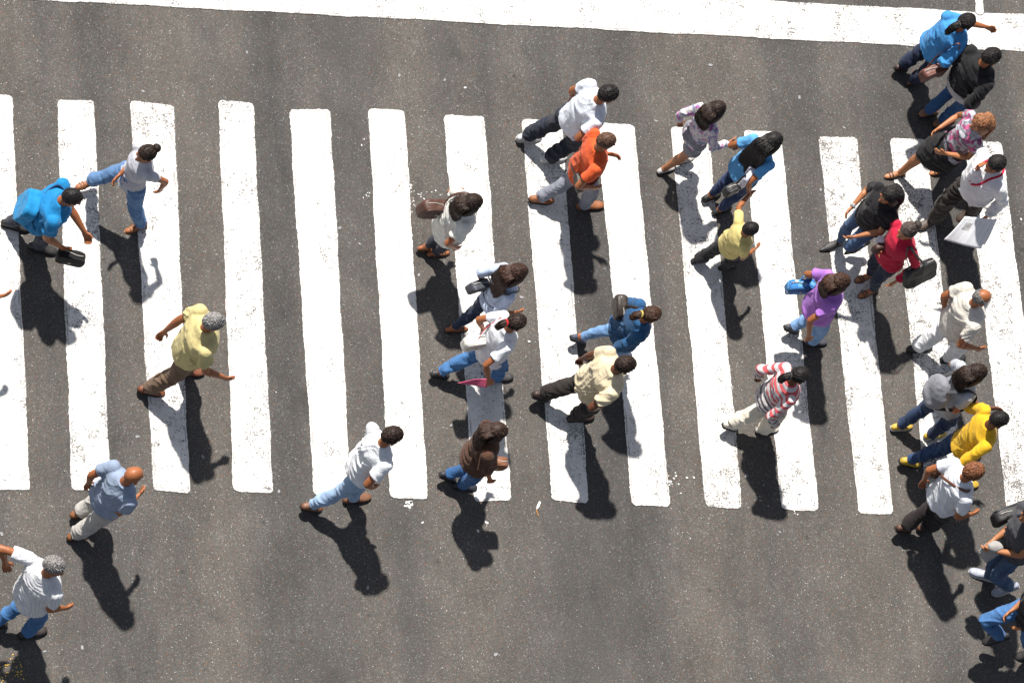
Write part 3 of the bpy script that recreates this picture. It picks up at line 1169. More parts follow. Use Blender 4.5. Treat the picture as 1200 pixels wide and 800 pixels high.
            q = np.array([p0 - hf * .022 + (hr * math.cos(a) + hu * math.sin(a)) * .030 for a in np.linspace(0, 2 * math.pi, 17)])
            bd.loft(q, [.009] * 17, hf, m=8)
            mesh_obj('hair_tie', bd, M('cloth', hair[3] if len(hair) > 3 else (.05, .05, .05)), root, O)
        if kind == 'bun':
            bn = B()
            bn.ell(hp(0, -.115, .06), HA, np.array([.045, .04, .045]), 16, 12, lambda D: 1 + vn(D * 5, 9) * .09)
            mesh_obj('bun', bn, M('hair', hc), root, O)
    J = dict(P=P, N=N, Hd=Hd, f=f, r=r, up=up, sr=sr, sf=sfw, hs=hs, shR=shR, shL=shL, elR=elR, elL=elL, wrR=wrR, wrL=wrL, hp=hp, k=k,
             hipR=hipR, hipL=hipL, kneeR=kneeR, kneeL=kneeL, ankR=ankR, ankL=ankL, root=root, O=O, hr=hr, hf=hf, hu=hu, bk=bk)
    return J


# ------------------------------------------------------------------ carried things
def torso_pt(J, q, side, back, out=0.0):
    """point on the clothed torso: q along hips->neck, side -1..1, back +1 behind / -1 front"""
    w = np.interp(q, [-.1, .3, .74, .9, 1.0], [.175, .165, .19, .19, .13]) * J['k'] * (.5 + .5 * J['bk'])
    dd = np.interp(q, [-.1, .3, .74, .9, 1.0], [.14, .125, .135, .105, .08]) * J['k'] * J['bk']
    c = lerp(J['P'], J['N'], q)
    th = side * 1.45
    return c + J['sr'] * math.sin(th) * (w + out) - J['sf'] * back * math.cos(th) * (dd + out)


def smooth_path(pts, n=6):
    pts = [np.asarray(p, float) for p in pts]
    out = []
    for i in range(len(pts) - 1):
        p0, p1, p2, p3 = pts[max(i - 1, 0)], pts[i], pts[i + 1], pts[min(i + 2, len(pts) - 1)]
        for j in range(n):
            t = j / n
            out.append(.5 * (2 * p1 + (p2 - p0) * t + (2 * p0 - 5 * p1 + 4 * p2 - p3) * t * t + (3 * p1 - p0 - 3 * p2 + p3) * t ** 3))
    out.append(pts[-1])
    return np.array(out)


def bag(name, label, cat, c, ax, h, col, kind='leather', flap=True, handle=None, strap=None, strap_w=.016, strap_col=None, group=None, sag=.012, round_=False, pat=None):
    """soft rounded bag, ax = (width, height, thickness) directions"""
    c = np.asarray(c, float)
    a0 = nrm(ax[0])
    a2 = nrm(ax[2] - a0 * np.dot(ax[2], a0))
    a1 = np.cross(a2, a0)
    if np.dot(a1, ax[1]) < 0:
        a1 = -a1
    root = empty(name, c)
    tag(root, label, cat, group)
    m = M(kind, col) if kind != 'cloth' else M('cloth', col, pat)
    b = B()
    if round_:
        b.ell(c, [a0, a1, a2], np.array(h) * 1.12)
        b.ell(c - a1 * h[1] * .35 + a2 * h[2] * .35, [a0, a1, a2], np.array([h[0] * 1.0, h[1] * .6, h[2] * 1.0]))
    else:
        b.box(c, [a0, a1, a2], h)
    sd = int(abs(c[0] * 100))

    def post(V, N):
        return V + N * (vn(V * 9, sd) * sag + vn(V * 23, sd + 1) * sag * .35)[:, None]
    mesh_obj('bag_body', b, m, root, c, voxel=.011, smooth=3, post=post)
    if flap:
        b = B()
        b.box(c + a1 * h[1] * .42 + a2 * h[2] * .95, [a0, a1, a2], (h[0] * .93, h[1] * .55, .012))
        mesh_obj('flap', b, M(kind, tuple(x * .8 for x in col)), root, c)
    if kind != 'paper' and flap:
        b = B()
        zp = [c + a0 * h[0] * t_ + a1 * h[1] * 1.0 + a2 * h[2] * .25 * math.sin(t_ * 3) for t_ in np.linspace(-.8, .8, 9)]
        b.loft(zp, [(.005, .004)] * 9, a2, m=6)
        mesh_obj('zip', b, M('plastic', (.35, .33, .30), rough=.3), root, c)
        b = B()
        b.box(c + a2 * (h[2] * .95 + .016) + a1 * h[1] * .05, [a0, a1, a2], (.016, .012, .005))
        mesh_obj('buckle', b, M('plastic', (.45, .40, .28), rough=.25), root, c)
    if handle is not None:
        b = B()
        p = smooth_path(handle)
        b.loft(p, [(.009, .006)] * len(p), a2, m=8)
        mesh_obj('handle', b, m, root, c)
    if strap is not None:
        for sp in (strap if isinstance(strap[0], list) else [strap]):
            b = B()
            p = smooth_path(sp, 8)
            cen = p.mean(0)
            t = [nrm(p[min(i + 1, len(p) - 1)] - p[max(i - 1, 0)]) for i in range(len(p))]
            sides = [np.cross(nrm(p[i] - cen), t[i]) for i in range(len(p))]
            b.loft(p, [(strap_w, .004)] * len(p), sides, m=8)
            mesh_obj('strap', b, M(kind, strap_col or tuple(x * .85 for x in col)), root, c)
    return root


# colours (as worn, not as lit)
DENIM_D, DENIM_M, DENIM_L = (.012, .030, .085), (.045, .105, .23), (.20, .30, .44)
BLACK, CHAR = (.012, .011, .012), (.03, .029, .031)
WHITE, OFFW = (.70, .70, .71), (.62, .60, .55)
HBLK, HBRN, HDBR, HGRY = (.010, .008, .008), (.045, .020, .011), (.022, .011, .007), (.20, .19, .185)
TAN, BRN, DRK = (.38, .155, .066), (.29, .100, .037), (.125, .042, .019)

# 1 far left, bright blue
J = person('man in bright blue shirt carrying a black bag near the left edge', 1.74, (84, 232), (18, 266), (50, 293), (1, .22),
           lh=(98, 270, .92), rh=(72, 289, .80), top=('shirt', (.010, .20, .46), None), bottom=('jeans', (.014, .018, .035), 'denim'),
           hair=('crop', HBLK), skin=BRN, shoes=('shoe', (.02, .018, .018)), bulk=1.12, headz=1.47, hip=(47, 252))
bag('handbag', 'black soft handbag held low by the man in bright blue', 'bag', J['wrR'] + J['f'] * .12 - Z * .16 + J['r'] * .02, [J['f'], Z, J['r']], (.14, .11, .05), (.010, .010, .011), kind='cloth',
    handle=[J['wrR'] + J['f'] * .02 - Z * .06, J['wrR'] + J['f'] * .06 - Z * .09, J['wrR'] + J['f'] * .2 - Z * .06])
bag('sling_strap_bag', 'bright blue rounded sling bag on the back of the man in bright blue', 'bag', torso_pt(J, .38, .15, 1, .07), [J['sr'], J['up'], J['sf']], (.15, .17, .07), (.012, .23, .50), kind='cloth', flap=False,
    strap=[torso_pt(J, .6, .1, 1, .03), torso_pt(J, .95, -.55, 1, .02), torso_pt(J, 1.0, -.7, 0, .03), torso_pt(J, .7, -.2, -1, .02), torso_pt(J, .2, .6, -1, .02), torso_pt(J, .1, .9, 0.3, .03), torso_pt(J, .3, .5, 1, .03)], strap_col=(.01, .06, .16))
# 2 woman facing left
J = person('woman in pale sleeveless blouse and blue jeans walking left', 1.62, (171, 181), (158, 268), (100, 217, .10), (-.9, .32), lh=(188, 222, .85), rh=(140, 205, .95),
           top=('blouse', (.50, .50, .55), None), bottom=('jeans', (.10, .20, .38), 'denim'), hair=('bun', HDBR), skin=BRN, shoes=('sandal', (.2, .09, .04)), female=True, sleeve='cap', pa=5)
# 3 pale yellow shirt
J = person('older man in pale yellow shirt and brown trousers with grey hair', 1.74, (250, 378), (176, 460), None, (1, .06), lh=(193, 388, .88), rh=(262, 442, .96), relb=(243, 452, 1.0),
           top=('shirt', (.57, .485, .225), None), bottom=('trousers', (.15, .095, .06), None), hair=('short', HGRY), skin=BRN, shoes=('shoe', (.16, .05, .022)), bulk=1.16)
# 4 bald man
J = person('bald man in grey blue polo shirt and light trousers', 1.72, (156, 557), (94, 626), (98, 600, .06), (.92, -.36), lh=(104, 565, .88), rh=(160, 582, 1.02), 
           top=('shirt', (.25, .31, .42), None), bottom=('trousers', (.44, .42, .39), None), hair=None, skin=BRN, shoes=('shoe', (.2, .08, .03)))
# 5 white shirt grey hair
J = person('grey-haired man in white striped shirt and blue jeans in the bottom left corner', 1.74, (63, 664), (-8, 733, .05), (38, 742), (.93, -.22), lh=(6, 658, 1.15), rh=(75, 712, .92), lelb=(20, 648, 1.25),
           top=('shirt', WHITE, ('pinstripes', (.35, .40, .52))), bottom=('jeans', (.045, .14, .32), 'denim'), hair=('short', HGRY), skin=BRN, shoes=('shoe', (.03, .022, .02)), sdir=(.8, -.5), look=(1, .5), bulk=1.1)
# 6 person mostly outside the frame
J = person('person at the left edge reaching one hand forward into view', 1.72, (-36, 322), (-118, 392), None, (1, -.1), lh=(-60, 310, 1.0), rh=(6, 346, 1.06),
           top=('tee', (.45, .42, .38), None), bottom=('jeans', DENIM_D, 'denim'), hair=('crop', HBLK), skin=BRN, shoes=('shoe', CHAR))
# 7 white shirt, light jeans
J = person('dark-haired man in white shirt and pale blue jeans at the lower middle', 1.74, (459, 511), (362, 597), (418, 585), (1, -.16), rh=(436, 570, .93), lh=(440, 548, .88), relb=(452, 560, 1.15),
           top=('shirt', (.74, .76, .80), None), bottom=('jeans', (.27, .38, .55), 'denim'), hair=('short', HDBR), skin=BRN, shoes=('shoe', (.17, .075, .04)))
# 8 white tunic, brown bag
J = person('woman in off-white tunic and dark trousers with long dark hair', 1.62, (553, 238), (500, 293), (514, 298), (1, -.12), lh=(535, 222, .88), rh=(533, 290, .86),
           top=('tunic', (.70, .685, .63), None), bottom=('slim', (.02, .022, .035), None), hair=('long', HDBR, .10), skin=BRN, shoes=('sandal', (.05, .03, .02)), female=True, bulk=1.12, hem=-.34, pa=15)
bag('shoulder_bag', 'brown leather shoulder bag behind the woman in the off-white tunic', 'bag', at(509, 245, 1.0), [J['f'] * .9 - Z * .25, Z, J['r']], (.17, .12, .06), (.07, .028, .018),
    strap=[at(519, 241, 1.05), at(528, 230, 1.3), at(545, 226, 1.42), at(552, 232, 1.38), at(538, 240, 1.15), at(515, 249, 1.0)])
# 9 light blue top, long hair
J = person('woman with voluminous brown hair in pale blue top and dark jeans', 1.64, (606, 320), (535, 387), None, (1, -.1), lh=(567, 333, .88), rh=(603, 366, .95), 
           top=('blouse', (.48, .57, .74), None), bottom=('slim', (.015, .026, .06), 'denim'), hair=('long', (.038, .016, .010), .22, .105), skin=BRN, shoes=('sandal', (.03, .02, .02)), female=True, sleeve='elbow')
bag('shoulder_bag', 'small dark grey bag swinging behind the woman in the pale blue top', 'bag', at(560, 335, .98), [J['f'] * 1 - Z * .3 - J['r'] * .3, Z, J['r']], (.12, .08, .045), (.05, .055, .07),
    strap=[torso_pt(J, .45, -.9, 1, .04), torso_pt(J, .75, -.3, 1, .03), torso_pt(J, .97, .6, .8, .025), torso_pt(J, 1.0, .7, -.3, .03), torso_pt(J, .7, .1, -1, .03), torso_pt(J, .4, -.8, -1, .05)], strap_w=.012)
# 10 white tee, blue jeans, red hair tie
J = person('woman in white t-shirt and mid blue jeans with red hair tie', 1.64, (605, 378), (513, 441), (588, 444), (1, -.14), rh=(573, 445, .90), lh=(566, 385, .88), relb=(586, 425, 1.08),
           top=('tee', (.74, .75, .79), None), bottom=('jeans', (.05, .15, .34), 'denim'), hair=('pony', HDBR, .10, (.6, .02, .02)), skin=BRN, shoes=('shoe', CHAR), female=True, bulk=1.08)
bag('shoulder_bag', 'white soft shoulder bag on the hip of the woman in white t-shirt', 'bag', at(556, 402, .95), [J['f'], Z, J['r']], (.12, .10, .05), (.66, .64, .58), flap=True,
    strap=[at(560, 398, 1.05), torso_pt(J, .6, -.3, 1, .03), torso_pt(J, .97, -.6, .5, .03), torso_pt(J, .9, -.6, -.7, .03), torso_pt(J, .5, -1.0, -.5, .04), at(563, 402, 1.02)], strap_col=(.45, .10, .12), strap_w=.008)
# pink leaflets in her hand
pk = J
# 11 brown jacket
J = person('woman in loose brown jacket and blue jeans bending forward', 1.62, (582, 506), (521, 561, .03), (545, 571), (1, .06), lh=(581, 508, .68), rh=(574, 562, .74),
           top=('jacket', (.085, .038, .022), None), bottom=('jeans', (.03, .10, .25), 'denim'), hair=('long', (.035, .017, .011), .14, .09), skin=BRN, shoes=('shoe', (.02, .02, .03)), female=True, sleeve='elbow', headz=1.40, hip=(558, 538))
bag('shoulder_bag', 'tan slouch bag hanging at the side of the woman in brown jacket', 'bag', at(581, 543, .86), [J['f'], Z, J['r']], (.11, .10, .045), (.20, .075, .03),
    strap=[torso_pt(J, .45, .9, 1, .07), torso_pt(J, .97, .55, .6, .05), torso_pt(J, .97, .6, -.5, .05), torso_pt(J, .45, .9, -1, .07)])
# 12 white tee, black trousers
J = person('man in white t-shirt and dark trousers at the top of the crossing', 1.74, (712, 111), (619, 163), (648, 187), (1, -.14), lh=(671, 114, .88), rh=(690, 160, .95), 
           top=('tee', (.68, .71, .79), None), bottom=('trousers', (.016, .02, .034), None), hair=('short', HBLK), skin=BRN, shoes=('sneaker', (.55, .55, .56)), bulk=1.05)
# 13 orange
J = person('man in bright orange t-shirt and grey trousers', 1.70, (710, 166), (633, 236), (692, 242), (1, -.04), lh=(712, 180, 1.15), rh=(694, 220, .95), lelb=(694, 172, 1.15), relb=(692, 212, 1.15),
           top=('tee', (.66, .095, .022), None), bottom=('jeans', (.22, .23, .28), None), hair=('crop', (.10, .05, .03)), skin=BRN, shoes=('shoe', (.24, .085, .03)))
bag('waist_bag', 'black waist bag on a belt round the man in orange', 'bag', torso_pt(J, .22, .7, 1, .05), [J['r'], Z, J['f']], (.10, .06, .04), (.03, .022, .018),
    strap=[torso_pt(J, .2, .6, 1, .03), torso_pt(J, .2, 0, 1, .03), torso_pt(J, .2, -.8, 1, .03), torso_pt(J, .2, -.8, -1, .03), torso_pt(J, .2, 0, -1, .03), torso_pt(J, .2, .8, -1, .03), torso_pt(J, .2, .8, 1, .03)])
# 14 blue jacket
J = person('woman in denim blue jacket and pale jeans with brown hair', 1.62, (763, 369), (674, 400, .04), (727, 417), (1, -.04), lh=(742, 355, .88), rh=(740, 402, .92),
           top=('jacket', (.02, .085, .20), None), bottom=('slim', (.15, .28, .50), 'denim'), hair=('pony', HBRN, .10, (.55, .42, .10)), skin=BRN, shoes=('shoe', (.05, .06, .09)), female=True, sleeve='long')
bag('shoulder_bag', 'dark brown shoulder bag on the woman in denim blue jacket', 'bag', torso_pt(J, .5, -.55, 1, .07), [J['sr'], Z, J['sf']], (.12, .10, .05), (.03, .02, .016),
    strap=[torso_pt(J, .6, -.6, 1, .06), torso_pt(J, .98, -.5, .6, .05), torso_pt(J, .95, -.5, -.6, .05), torso_pt(J, .5, -.9, -.8, .06), torso_pt(J, .45, -.9, .8, .06)])
# 15 cream shirt
J = person('man in cream shirt and black trousers taking a long stride', 1.74, (732, 428), (630, 467, .04), (680, 490), (1, -.1), lh=(683, 420, .88), rh=(700, 478, .92), relb=(712, 470, 1.1),
           top=('shirt', (.66, .56, .38), None), bottom=('trousers', (.022, .017, .015), None), hair=('short', HDBR), skin=DRK, shoes=('shoe', (.04, .02, .015)), bulk=1.12)
# 16 patterned top girl
J = person('girl in pink and white patterned top and grey shorts', 1.48, (839, 129), (781, 199), (803, 188, .08), (.92, -.34), lh=(797, 142, .76), rh=(853, 167, .9), 
           top=('blouse', (.52, .50, .52), ('print', [(.42, .14, .36), (.60, .58, .58), (.22, .25, .36), (.62, .55, .58)], 34)), bottom=('shorts', (.22, .22, .25), None),
           hair=('long', HDBR, .05), skin=(.33, .14, .065), shoes=('shoe', (.42, .40, .38)), female=True, sleeve='long')
# 17 long black hair
J = person('woman with very long black hair in light blue top and dark jeans', 1.62, (905, 166), (833, 231), (846, 246), (.9, -.44), lh=(860, 171, .88), rh=(878, 227, .88), relb=(888, 200, 1.15),
           top=('tee', (.10, .34, .66), None), bottom=('slim', (.018, .035, .10), 'denim'), hair=('long', HBLK, .44, .10), skin=BRN, shoes=('shoe', (.015, .014, .014)), female=True, pa=10)
bag('shopping_bag', 'white carrier bag beside the woman with very long black hair', 'bag', at(876, 208, 1.05), [J['f'] * .9 - J['r'] * .4, Z, J['r']], (.11, .14, .03), (.60, .60, .68), kind='paper', flap=False,
    handle=[at(874, 203, 1.05), at(880, 196, 1.2), at(884, 203, 1.05)])
bag('handbag', 'black handbag on the hip of the woman with very long black hair', 'bag', at(860, 220, .92), [J['f'], Z, J['r']], (.12, .08, .04), (.012, .012, .014), handle=[at(862, 216, .98), at(874, 205, 1.2), at(870, 216, .98)])
# 18 child
J = person('child in pale yellow t-shirt and black trousers holding a hand', 1.24, (879, 269), (820, 305), (852, 313), (1, -.2), lh=(877, 229, .90), rh=(884, 292, .74), lelb=(866, 250, .92), relb=(880, 302, .8),
           top=('tee', (.60, .50, .19), None), bottom=('trousers', (.014, .013, .016), None), hair=('crop', HBLK), skin=BRN, shoes=('shoe', (.015, .015, .017)), bulk=1.1)
# 19 purple
J = person('woman in purple t-shirt and light jeans carrying a blue bag', 1.62, (984, 331), (924, 388, .04), (956, 402), (1, -.04), lh=(953, 324, .88), rh=(948, 393, .86), relb=(955, 366, 1.1),
           top=('tee', (.36, .15, .53), None), bottom=('jeans', (.17, .30, .52), 'denim'), hair=('long', HBRN, .03, .075), skin=BRN, shoes=('shoe', (.05, .05, .06)), female=True, bulk=1.15)
bag('handbag', 'blue patterned bag carried by the woman in purple t-shirt', 'bag', at(937, 336, .85), [J['f'], Z, J['r']], (.15, .10, .05), (.04, .17, .42), kind='cloth', pat=('print', [(.10, .30, .55), (.5, .55, .62), (.03, .12, .32)], 24), handle=[at(936, 330, .93), at(945, 322, 1.0), at(945, 332, .93)])
# 20 stripes
J = person('person in red and white striped top and cream trousers', 1.66, (937, 440), (852, 502, .03), (899, 504), (1, -.12), lh=(889, 440, .88), rh=(907, 497, .86), relb=(915, 480, 1.1),
           top=('tee', (.62, .58, .58), ('bands', 1.08)), bottom=('trousers', (.68, .63, .53), None), hair=('pony', HBLK, .12), skin=DRK, shoes=('shoe', (.5, .47, .42)), female=True, sleeve='long', bulk=1.08)
# 21 top right blue
J = person('woman in sky blue shirt with black ponytail at the top right', 1.66, (1132, 26), (1053, 82), (1074, 95), (.92, -.38), lh=(1160, 33, 1.12), rh=(1112, 74, .95), lelb=(1140, 12, 1.2), relb=(1118, 62, 1.12),
           top=('shirt', (.055, .27, .60), None), bottom=('trousers', (.012, .02, .05), 'denim'), hair=('pony', HBLK, .16), skin=BRN, shoes=('shoe', (.05, .03, .026)), female=True, bulk=1.15, sleeve='elbow', pa=30)
bag('shoulder_bag', 'reddish brown shoulder bag of the woman in sky blue shirt', 'bag', at(1093, 84, .92), [J['f'], Z, J['r']], (.15, .10, .05), (.13, .045, .03),
    strap=[at(1086, 80, .98), at(1098, 66, 1.1), at(1112, 56, 1.28), at(1122, 51, 1.42), at(1124, 56, 1.35), at(1105, 74, 1.05), at(1095, 82, 1.0)], strap_w=.012)
# 22 black jacket
J = person('person in black jacket over white shirt and blue jeans at the top right', 1.70, (1161, 67), (1086, 134), (1106, 143), (.92, -.36), lh=(1128, 75, .88), rh=(1143, 121, .92), relb=(1148, 112, 1.15),
           top=('jacket', (.013, .013, .015), None), bottom=('jeans', (.025, .085, .22), 'denim'), hair=('short', HBLK), skin=BRN, shoes=('shoe', (.2, .10, .06)), sleeve='long', bulk=1.08, hem=.06, pa=15, under=(.50, .49, .50))
# 23 dress
J = person('woman with light brown hair in pink and grey print top and black skirt', 1.64, (1149, 144), (1100, 202), (1047, 206), (-.95, .18), rh=(1101, 150, 1.0), lh=(1109, 180, 1.04), relb=(1115, 136, 1.2), lelb=(1155, 184, 1.1), pa=12, pb=0,
           top=('blouse', (.30, .30, .33), ('print', [(.50, .10, .22), (.45, .45, .50), (.25, .07, .16), (.12, .12, .15)], 22)), bottom=('skirt', (.014, .013, .014), None),
           hair=('long', (.23, .10, .045), .12, .085), skin=TAN, shoes=('sandal', (.05, .03, .022)), female=True, sleeve='cap')
# 24 newspaper man
J = person('man in white long-sleeved shirt with red lanyard walking left', 1.74, (1166, 193), (1134, 252), (1086, 263), (-.9, .42), rh=(1146, 197, 1.42), lh=(1157, 253, .88), relb=(1132, 194, 1.2), 
           top=('shirt', (.78, .79, .82), None), bottom=('trousers', (.028, .022, .020), None), hair=('short', HBLK), skin=BRN, shoes=('shoe', (.05, .03, .022)), sleeve='long', bulk=1.1)
lan = B()
pts = smooth_path([torso_pt(J, .58, -.05, -1, .035), torso_pt(J, .80, -.22, -1, .03), torso_pt(J, .99, -.40, -1, .02) + J['up'] * .03, torso_pt(J, 1.05, -.46, .5, .01) + J['up'] * .025, torso_pt(J, 1.07, 0, 1, .02) + J['up'] * .01, torso_pt(J, 1.05, .46, .5, .01) + J['up'] * .025, torso_pt(J, .99, .40, -1, .02) + J['up'] * .03, torso_pt(J, .80, .22, -1, .03), torso_pt(J, .58, .05, -1, .035)], 6)
lan.loft(pts, [(.012, .006)] * len(pts), [nrm(np.cross(nrm(p - lerp(J['P'], J['N'], .9)), J['up'])) if False else J['sr'] for p in pts], m=8)
mesh_obj('lanyard', lan, M('cloth', (.5, .015, .05)), J['root'], J['O'])
NEWS = J
# 25 black top facing left
J = person('woman in black top and blue jeans with pointed black shoes walking left', 1.64, (1042, 229), (1006, 290, .12), (976, 288), (-.88, .34), rh=(998, 243, .95), lh=(1003, 277, .92), relb=(1008, 220, 1.15), lelb=(1030, 275, 1.1),
           top=('tee', (.013, .012, .014), None), bottom=('slim', (.06, .11, .21), 'denim'), hair=('long', HBLK, .12, .09), skin=TAN, shoes=('pointed', (.014, .013, .014)), female=True, bulk=1.12)
wt = B()
wc = lerp(J['elR'], J['wrR'], .93)
wd_ = nrm(J['wrR'] - J['elR'])
wa = nrm(np.cross(wd_, Z))
wb_ = np.cross(wd_, wa)
pts = [wc + (wa * math.cos(a) + wb_ * math.sin(a)) * .030 for a in np.linspace(0, 2 * math.pi, 17)]
wt.loft(pts, [(.011, .004)] * 17, wd_, m=8)
wt.ell(wc + Z * .03, [wd_, wa, wb_], (.017, .017, .008), 10, 6)
mesh_obj('wristwatch', wt, M('plastic', (.3, .3, .32), rough=.25), J['root'], J['O'])
# 26 red top facing left
J = person('woman in crimson long-sleeved top and dark jeans walking left', 1.62, (1063, 271), (1016, 344), (1012, 326), (-.86, .36), rh=(1036, 289, 1.0), lh=(1051, 329, .88), relb=(1042, 275, 1.15),
           top=('blouse', (.50, .012, .045), None), bottom=('slim', (.012, .018, .042), 'denim'), hair=('bun', (.07, .05, .045)), skin=TAN, shoes=('sandal', (.09, .045, .03)), female=True, sleeve='long', bulk=1.12, pa=5)
bag('handbag', 'large flat black bag under the arm of the woman in crimson top', 'bag', at(1078, 321, .95), [J['f'], Z * .6 + J['r'], J['r'] - Z * .5], (.20, .13, .035), (.014, .014, .015),
    strap=[at(1068, 322, 1.0), at(1062, 300, 1.3), at(1066, 290, 1.42), at(1076, 302, 1.3), at(1086, 312, 1.0)])
bag('handbag', 'small dark brown purse with a white paper held by the woman in crimson', 'purse', at(1030, 291, 1.0), [J['f'] + J['r'] * .2, Z, J['r']], (.07, .07, .03), (.05, .018, .014), flap=False)
# 27 beige man
J = person('bald man in beige shirt and white trousers', 1.72, (1150, 349), (1077, 409), (1116, 421), (1, -.12), lh=(1107, 361, .88), rh=(1144, 408, .98), relb=(1148, 395, 1.1),
           top=('shirt', (.66, .62, .55), None), bottom=('trousers', (.74, .75, .77), None), hair=('bald', (.16, .15, .145)), skin=BRN, shoes=('shoe', (.02, .02, .022)), bulk=1.12)
# 28 backpack
J = person('woman with grey backpack and brown hair in dark jeans', 1.66, (1144, 437), (1056, 501), None, (1, -.16), lh=(1122, 425, .88), rh=(1136, 475, .95),
           top=('tee', (.40, .42, .46), None), bottom=('jeans', (.014, .032, .085), 'denim'), hair=('long', HDBR, .05), skin=BRN, shoes=('sneaker', (.50, .33, .05)), female=True, bulk=1.1)
c = torso_pt(J, .62, .05, 1, .10)
bag('backpack', 'light grey soft backpack on the back of the brown-haired woman', 'backpack', c, [J['sr'], J['up'], -J['sf']], (.16, .21, .09), (.24, .245, .27), kind='cloth', flap=False, round_=True, sag=.010,
    strap=[[c + J['up'] * .18 + J['sr'] * s * .08, torso_pt(J, .97, s * .45, .8, .03), torso_pt(J, 1.0, s * .5, -.2, .03), torso_pt(J, .75, s * .5, -1, .03), torso_pt(J, .4, s * .9, -.6, .03), c - J['up'] * .15 + J['sr'] * s * .12] for s in (1, -1)], strap_w=.022, strap_col=(.05, .05, .055))
# 29 yellow
J = person('man in strong yellow long-sleeved shirt and blue jeans', 1.72, (1170, 492), (1063, 544), None, (1, -.03), lh=(1160, 478, 1.1), rh=(1130, 541, .92), relb=(1152, 536, 1.05),
           top=('tee', (.68, .40, .015), None), bottom=('jeans', (.012, .038, .11), 'denim'), hair=('crop', HBLK), skin=DRK, shoes=('shoe', (.45, .30, .03)), sleeve='long')
# 30 white tee
J = person('brown-haired person in white t-shirt and black trousers swinging both arms', 1.70, (1140, 553), (1054, 622, .03), (1088, 617), (.95, -.26), lh=(1083, 562, .88), rh=(1138, 602, .95), relb=(1147, 592, 1.12),
           top=('tee', (.70, .72, .77), None), bottom=('trousers', (.018, .014, .014), None), hair=('curly', (.17, .065, .028)), skin=BRN, shoes=('shoe', (.08, .035, .02)), bulk=1.08)
bag('shoulder_bag', 'tan strap bag of the brown-haired person in white t-shirt', 'bag', torso_pt(J, .25, -.95, .3, .07), [J['f'], Z, J['r']], (.11, .08, .04), (.15, .06, .03),
    strap=[torso_pt(J, .35, -.95, .5, .06), torso_pt(J, .8, -.3, 1, .03), torso_pt(J, 1.0, .45, .5, .025), torso_pt(J, .95, .4, -.6, .03), torso_pt(J, .6, -.3, -1, .03), torso_pt(J, .35, -.95, -.3, .06)])
# 31, 32 bottom right corner
J = person('person in grey vest and faded jeans striding left at the right edge', 1.74, (1208, 604), (1178, 692, .04), (1150, 674), (-.96, .14), rh=(1165, 632, 1.0), lh=(1166, 645, 1.0), relb=(1195, 612, 1.15), lelb=(1200, 668, 1.12),
           top=('tee', (.06, .062, .07), None), bottom=('jeans', (.05, .09, .17), 'denim'), hair=('short', HBLK), skin=TAN, shoes=('sneaker', (.28, .30, .36)), sleeve='cap', toe_b=(-1, -.35), bulk=1.1)
bag('cloth_bundle', 'crumpled pale grey cloth bundle held at the right edge', 'bundle', at(1160, 645, .90), [J['r'] * .4 + J['f'] * .2, Z, J['f'] - J['r'] * .4], (.07, .15, .05), (.33, .32, .31), kind='cloth', flap=False, sag=.03)
bag('shoulder_bag', 'black soft bag on the shoulder of the person in grey vest', 'bag', at(1184, 602, 1.0), [J['f'] - J['r'] * .2, Z, J['r']], (.20, .11, .06), (.02, .02, .022),
    strap=[at(1180, 606, 1.2), at(1196, 604, 1.42), at(1204, 608, 1.4), at(1192, 606, 1.2)])
J = person('person in black top and blue jeans in the bottom right corner', 1.72, (1222, 690), (1204, 768), (1167, 750, .20), (-.96, .12), rh=(1187, 714, .98), lh=(1200, 735, .88),
           top=('tee', (.016, .015, .016), None), bottom=('jeans', (.05, .14, .32), 'denim'), hair=('short', HDBR), skin=TAN, shoes=('shoe', (.02, .018, .018)), pb=35)

# ------------------------------------------------------------------ papers
def paper_sheet(name, label, cat, quad, mat, print_mat=None, nu=14, nv=10, wob=.012, thick=.004, seed=1, fold=True):
    """a thin folded sheet of real thickness; quad = corner points a,b,c,d"""
    a, b_, c_, d_ = [np.asarray(x, float) for x in quad]
    n = nrm(np.cross(b_ - a, d_ - a))
    V, F = [], []
    for layer in (0, 1):
        for j in range(nv + 1):
            for i in range(nu + 1):
                u, v = i / nu, j / nv
                p = lerp(lerp(a, b_, u), lerp(d_, c_, u), v)
                h = wob * (math.sin(u * 5 + seed) * .7 + math.sin(v * 4 + u * 3 + seed * 2))
                if fold:
                    h += -.05 * abs(u - .5) + .025
                V.append(p + n * (h - thick * layer))
    W_ = (nu + 1) * (nv + 1)
    idx = lambda i, j, l: l * W_ + j * (nu + 1) + i
    for j in range(nv):
        for i in range(nu):
            F.append((idx(i, j, 0), idx(i + 1, j, 0), idx(i + 1, j + 1, 0), idx(i, j + 1, 0)))
            F.append((idx(i, j, 1), idx(i, j + 1, 1), idx(i + 1, j + 1, 1), idx(i + 1, j, 1)))
    for i in range(nu):
        F.append((idx(i, 0, 0), idx(i, 0, 1), idx(i + 1, 0, 1), idx(i + 1, 0, 0)))
        F.append((idx(i, nv, 0), idx(i + 1, nv, 0), idx(i + 1, nv, 1), idx(i, nv, 1)))
    for j in range(nv):
        F.append((idx(0, j, 0), idx(0, j + 1, 0), idx(0, j + 1, 1), idx(0, j, 1)))
        F.append((idx(nu, j, 0), idx(nu, j, 1), idx(nu, j + 1, 1), idx(nu, j + 1, 0)))
    bb = B()
    bb.add(V, F)
    o = mesh_obj(name, bb, mat, None, (a + c_) / 2)
    me = o.data
    uv = me.uv_layers.new(name='page')
    co_ = [((k % W_) % (nu + 1) / nu, (k % W_) // (nu + 1) / nv) for k in range(2 * W_)]
    for lp in me.loops:
        uv.data[lp.index].uv = co_[lp.vertex_index]
    tag(o, label, cat)
    return o


